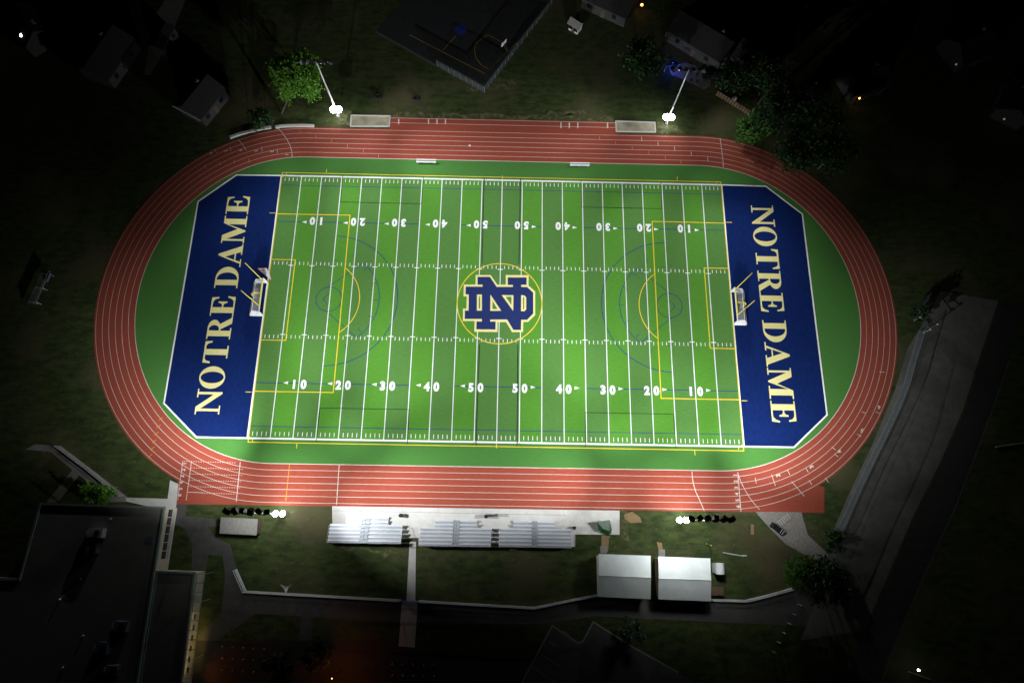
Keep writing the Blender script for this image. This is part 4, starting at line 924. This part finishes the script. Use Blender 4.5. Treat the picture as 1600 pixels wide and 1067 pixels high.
h4, W4 = house('garden_shed', 'tiny pale garden shed beyond the sports court', (900, 36), 2.6, 2.0, 2.2, -35, wallm=M_conc, roofm=M_conc2, cat='shed', chimney=False)
h5, W5 = house('house', 'house with a pale eave and amber porch lights beyond the garden shed', (955, -6), 12, 8, 3.2, -28)
h6, W6 = house('house', 'long dark house with a railed deck behind the blue-lit patio', (1100, 55), 15, 8, 3.4, -36)
h7, W7 = house('house', 'dark house with two amber porch lamps right of the bend trees', (1352, 122), 9, 7, 3.2, 20)
h8, W8 = house('house', 'unlit house under the far cluster of small white lamps', (1517, 70), 10, 8, 3.2, 25)
h9, W9 = house('house', 'unlit house at the edge of view beside two faint lamps', (1592, 158), 9, 7, 3.2, 60)
h10, W10 = house('house', 'dark house with one amber lamp above the bend trees', (1180, 82), 9, 6.5, 3.2, -30)
h11, W11 = house('house', 'dim house left of the pale driveway', (165, 85), 12, 8, 3.2, 70)
# deck railing, patio, blue light
rt = thing('deck_railing', 'pale deck railing in front of the long dark house', 'railing', at(1088, 78)); a, b = at(1042, 51, 1.4), at(1134, 102, 1.4)
MB().tube(a, b, .06).build('top_rail', M_conc2, rt)
for k in range(25): q = a.lerp(b, k / 24); MB().box((q.x, q.y, .7), (.10, .10, 1.4), R(-30)).build('baluster', M_conc2, rt)
sheet('patio', P2((1046,106),(1070,98),(1112,112),(1110,134),(1100,140),(1075,128),(1048,116)), .02, M_conc2)
q = at(1051, 100, 2.2); t = thing('patio_lamp', 'blue party lamp glowing at the end of the patio', 'lamp', (q.x, q.y, 0)); MB().tube((q.x, q.y, 0), (q.x, q.y, 2.2), .05).build('post', M_dark, t); MB().tube((q.x, q.y, 2.2), (q.x, q.y, 2.45), .16, n=12).build('bulb', E_blue, t)
point('blue_light', (q.x, q.y, 1.9), 260, (.03, .08, 1), .15)
t = thing('party_tent', 'crumpled blue canopy lit blue beside the patio', 'canopy', at(1050, 103)); U = P2((1041,104),(1050,94),(1062,100),(1054,110), z=2.0); top = at(1051, 101, 2.7)
for a_, b_ in zip(U, U[1:] + U[:1]): MB().poly([a_, b_, top]).build('canopy_panel', M_tarpblue, t); MB().tube((a_.x, a_.y, 0), a_, .04).build('pole', M_steel, t)
def chair(px, label):
    c = at(*px); t = thing('garden_chair', label, 'chair', c, 'patio chairs'); MB().box((c.x, c.y, .45), (.5, .5, .06)).build('seat', M_dark, t); MB().box((c.x, c.y + .25, .75), (.5, .06, .6)).build('backrest', M_dark, t)
    for e in (-.2, .2):
        for f in (-.2, .2): MB().box((c.x + e, c.y + f, .21), (.05, .05, .42)).build('leg', M_dark, t)
chair((1079, 128), 'dark chair on the patio nearer the blue lamp'); chair((1089, 129.5), 'dark chair on the patio nearer the parked car')
c = at(1110, 121); t = thing('parked_car', 'dark car parked on the pale patio by the trees', 'car', c); mm = Matrix.Rotation(R(10), 3, 'Z')
def K(x, y, z): return tuple(Vector((c.x, c.y, 0)) + mm @ Vector((x, y, z)))
m = MB()
sec = [(-2.2, .85, .45, .8), (-2.1, .9, .3, .95), (-1.0, .92, .3, 1.0), (1.0, .92, .3, .98), (2.0, .88, .32, .85), (2.2, .8, .45, .7)]
for x, y, z0, z1 in sec: m.v += [K(x, -y, z0), K(x, y, z0), K(x, y, z1), K(x, -y, z1)]
for k in range(5):
    for j in range(4): m.f.append((4*k + j, 4*k + (j+1) % 4, 4*k + 4 + (j+1) % 4, 4*k + 4 + j))
m.f += [(3,2,1,0), (20,21,22,23)]; m.build('body', M_dark, t)
m = MB(); m.v += [K(-1.5,-.8,.95),K(1.1,-.8,.95),K(1.1,.8,.95),K(-1.5,.8,.95),K(-1.0,-.65,1.45),K(.4,-.65,1.45),K(.4,.65,1.45),K(-1.0,.65,1.45)]; m.f += [(3,2,1,0),(4,5,6,7),(0,1,5,4),(1,2,6,5),(2,3,7,6),(3,0,4,7)]; m.build('cabin', M_glassd, t)
for x in (-1.35, 1.35):
    for y in (-.85, .85): MB().tube(K(x, y - .1, .33), K(x, y + .1, .33), .33, n=16).build('wheel', M_rubber, t)
q = at(1148, 155, .7); t = thing('propane_tank', 'small round white tank behind the garden fence', 'tank', (q.x, q.y, 0)); m = MB()
for k in range(8):
    a0, a1 = R(-90 + 22.5 * k), R(-67.5 + 22.5 * k); m.tube((q.x, q.y, .75 + .62 * math.sin(a0)), (q.x, q.y, .75 + .62 * math.sin(a1)), .62 * math.cos(a0) + .002, .62 * math.cos(a1) + .002, 16)
m.build('tank_body', M_conc, t); MB().tube((q.x, q.y, 0), (q.x, q.y, .14), .4, n=12).build('foot_ring', M_conc2, t)
t = thing('garden_fence', 'rust-brown board fence between the trees and the mast', 'fence', at(1128, 160)); a, b = at(1120, 150), at(1172, 182)
for k in range(14): q = a.lerp(b, k / 13); MB().box((q.x, q.y, .8), (.55, .06, 1.6), math.atan2((b - a).y, (b - a).x)).build('board', M_wood, t)
for zz in (.4, 1.3): MB().tube((a.x, a.y + .06, zz), (b.x, b.y + .06, zz), .05).build('rail', M_wood, t)
def porch_lamp(px, label, em, h=2.6, power=0, col=(1, .5, .15), sz=.22, group=None):
    q = at(*px, h); t = thing('porch_lamp', label, 'lamp', (q.x, q.y, 0), group)
    MB().tube((q.x, q.y, 0), (q.x, q.y, h - .1), .05, n=6).build('post', M_dark, t); MB().tube((q.x, q.y, h - .1), (q.x, q.y, h + .18), sz, sz * .7, 12).build('globe', em, t)
    if power: point('porch_light', (q.x, q.y, h - .45), power, col, .1)
    return t
porch_lamp((1003, 8), 'bright amber lamp on the house furthest from the court', E_amber, sz=.34, power=12)
porch_lamp((983, 16.5), 'small pale amber lamp in front of the house with the pale eave', E_amber, sz=.16, power=3)
porch_lamp((965, 8), 'dull orange lamp nearest the pale eave', E_amber, sz=.12, power=25, col=(1, .35, .1))
porch_lamp((1174, 104.5), 'amber lamp above the bend trees beside the railed deck', E_amber, sz=.26, power=10)
porch_lamp((1343.5, 140), 'bright upper amber lamp of the pair at the dark house', E_warm, sz=.42, power=18)
porch_lamp((1343, 154), 'dull lower amber lamp of the pair at the dark house', E_amber, sz=.2, power=22)
E_far2 = emit('faint_bulb', (1, 1, .95), 1.0)
porch_lamp((1525, 90.5), 'brightest white lamp of the far cluster', E_cool, sz=.40); porch_lamp((1510, 90), 'small faint white lamp at the top of the far cluster', E_far2, sz=.2)
porch_lamp((1504, 101.5), 'small white lamp at the bottom of the far cluster', E_coolfar, sz=.24); porch_lamp((1494, 101), 'faintest lamp at the outer end of the far cluster', emit('dim_bulb', (1, 1, .9), .15), sz=.2)
porch_lamp((1573.5, 168), 'upper faint white lamp by the house at the edge of view', E_far2, sz=.26); porch_lamp((1569, 186.5), 'lower very faint lamp by the house at the edge of view', emit('dim_bulb', (1, 1, .9), .15), sz=.22)
q = at(35, 55, 4.0); t = thing('yard_light', 'dazzling white yard light on a pole by the house', 'yard light', (q.x, q.y, 0)); MB().tube((q.x, q.y, 0), (q.x, q.y, 4), .07).build('pole', M_steel, t); MB().tube((q.x, q.y, 4), (q.x, q.y, 4.2), .62, .4, 16).build('lens', E_cool, t)
point('yard_lamp_light', (q.x, q.y, 3.4), 420, (1, .97, .9), .2)
# floodlit sign lamps and poles on the dark east field
porch_lamp((1435.5, 1046.5), 'single bright white lamp on the dark field beyond the road', E_cool, h=3, sz=.2)
def lying(px, label):
    a, b = at(*px[0]), at(*px[1]); tag(MB().tube((a.x, a.y, .12), (b.x, b.y, .12), .11, n=8).tube((a.x, a.y, .12), ((a.x * .97 + b.x * .03), (a.y * .97 + b.y * .03), .12), .15, n=8).build('utility_pole', M_conc2), label, 'pole', 'poles on the east field')
lying(((1555, 698.5), (1610, 690.5)), 'pale pole lying on the dark field right of the road'); lying(((1418, 1048.5), (1453, 1061)), 'pale pole lying beside the single bright lamp')
# distant small bleacher on the west grass
t = thing('small_bleacher', 'dim small bleacher with a bluish banner on the dark west grass', 'bleacher', at(62, 455)); a, b = at(86, 428), at(63, 480); dd = (b - a).normalized(); nn = Vector((dd.y, -dd.x, 0)); nn = nn if nn.x < 0 else -nn
an = math.atan2(dd.y, dd.x); ln_ = (b - a).length
for k in range(4):
    q = (a + b) / 2 + nn * (.8 * k); z = 1.7 - .36 * k
    MB().box((q.x, q.y, z), (ln_, .42 if k == 0 else .28, .06), an).build('seat_plank', M_conc2 if k == 0 else M_slategrey, t)
    for f in (-.42, 0, .42): s_ = q + dd * ln_ * f; MB().box((s_.x, s_.y, z / 2), (.08, .08, z), an).build('leg', M_steel, t)
q = a.lerp(b, .18); MB().box((q.x - nn.x * .3, q.y - nn.y * .3, 1.5), (ln_ * .25, .06, .6), an).build('banner', M_slate, t)
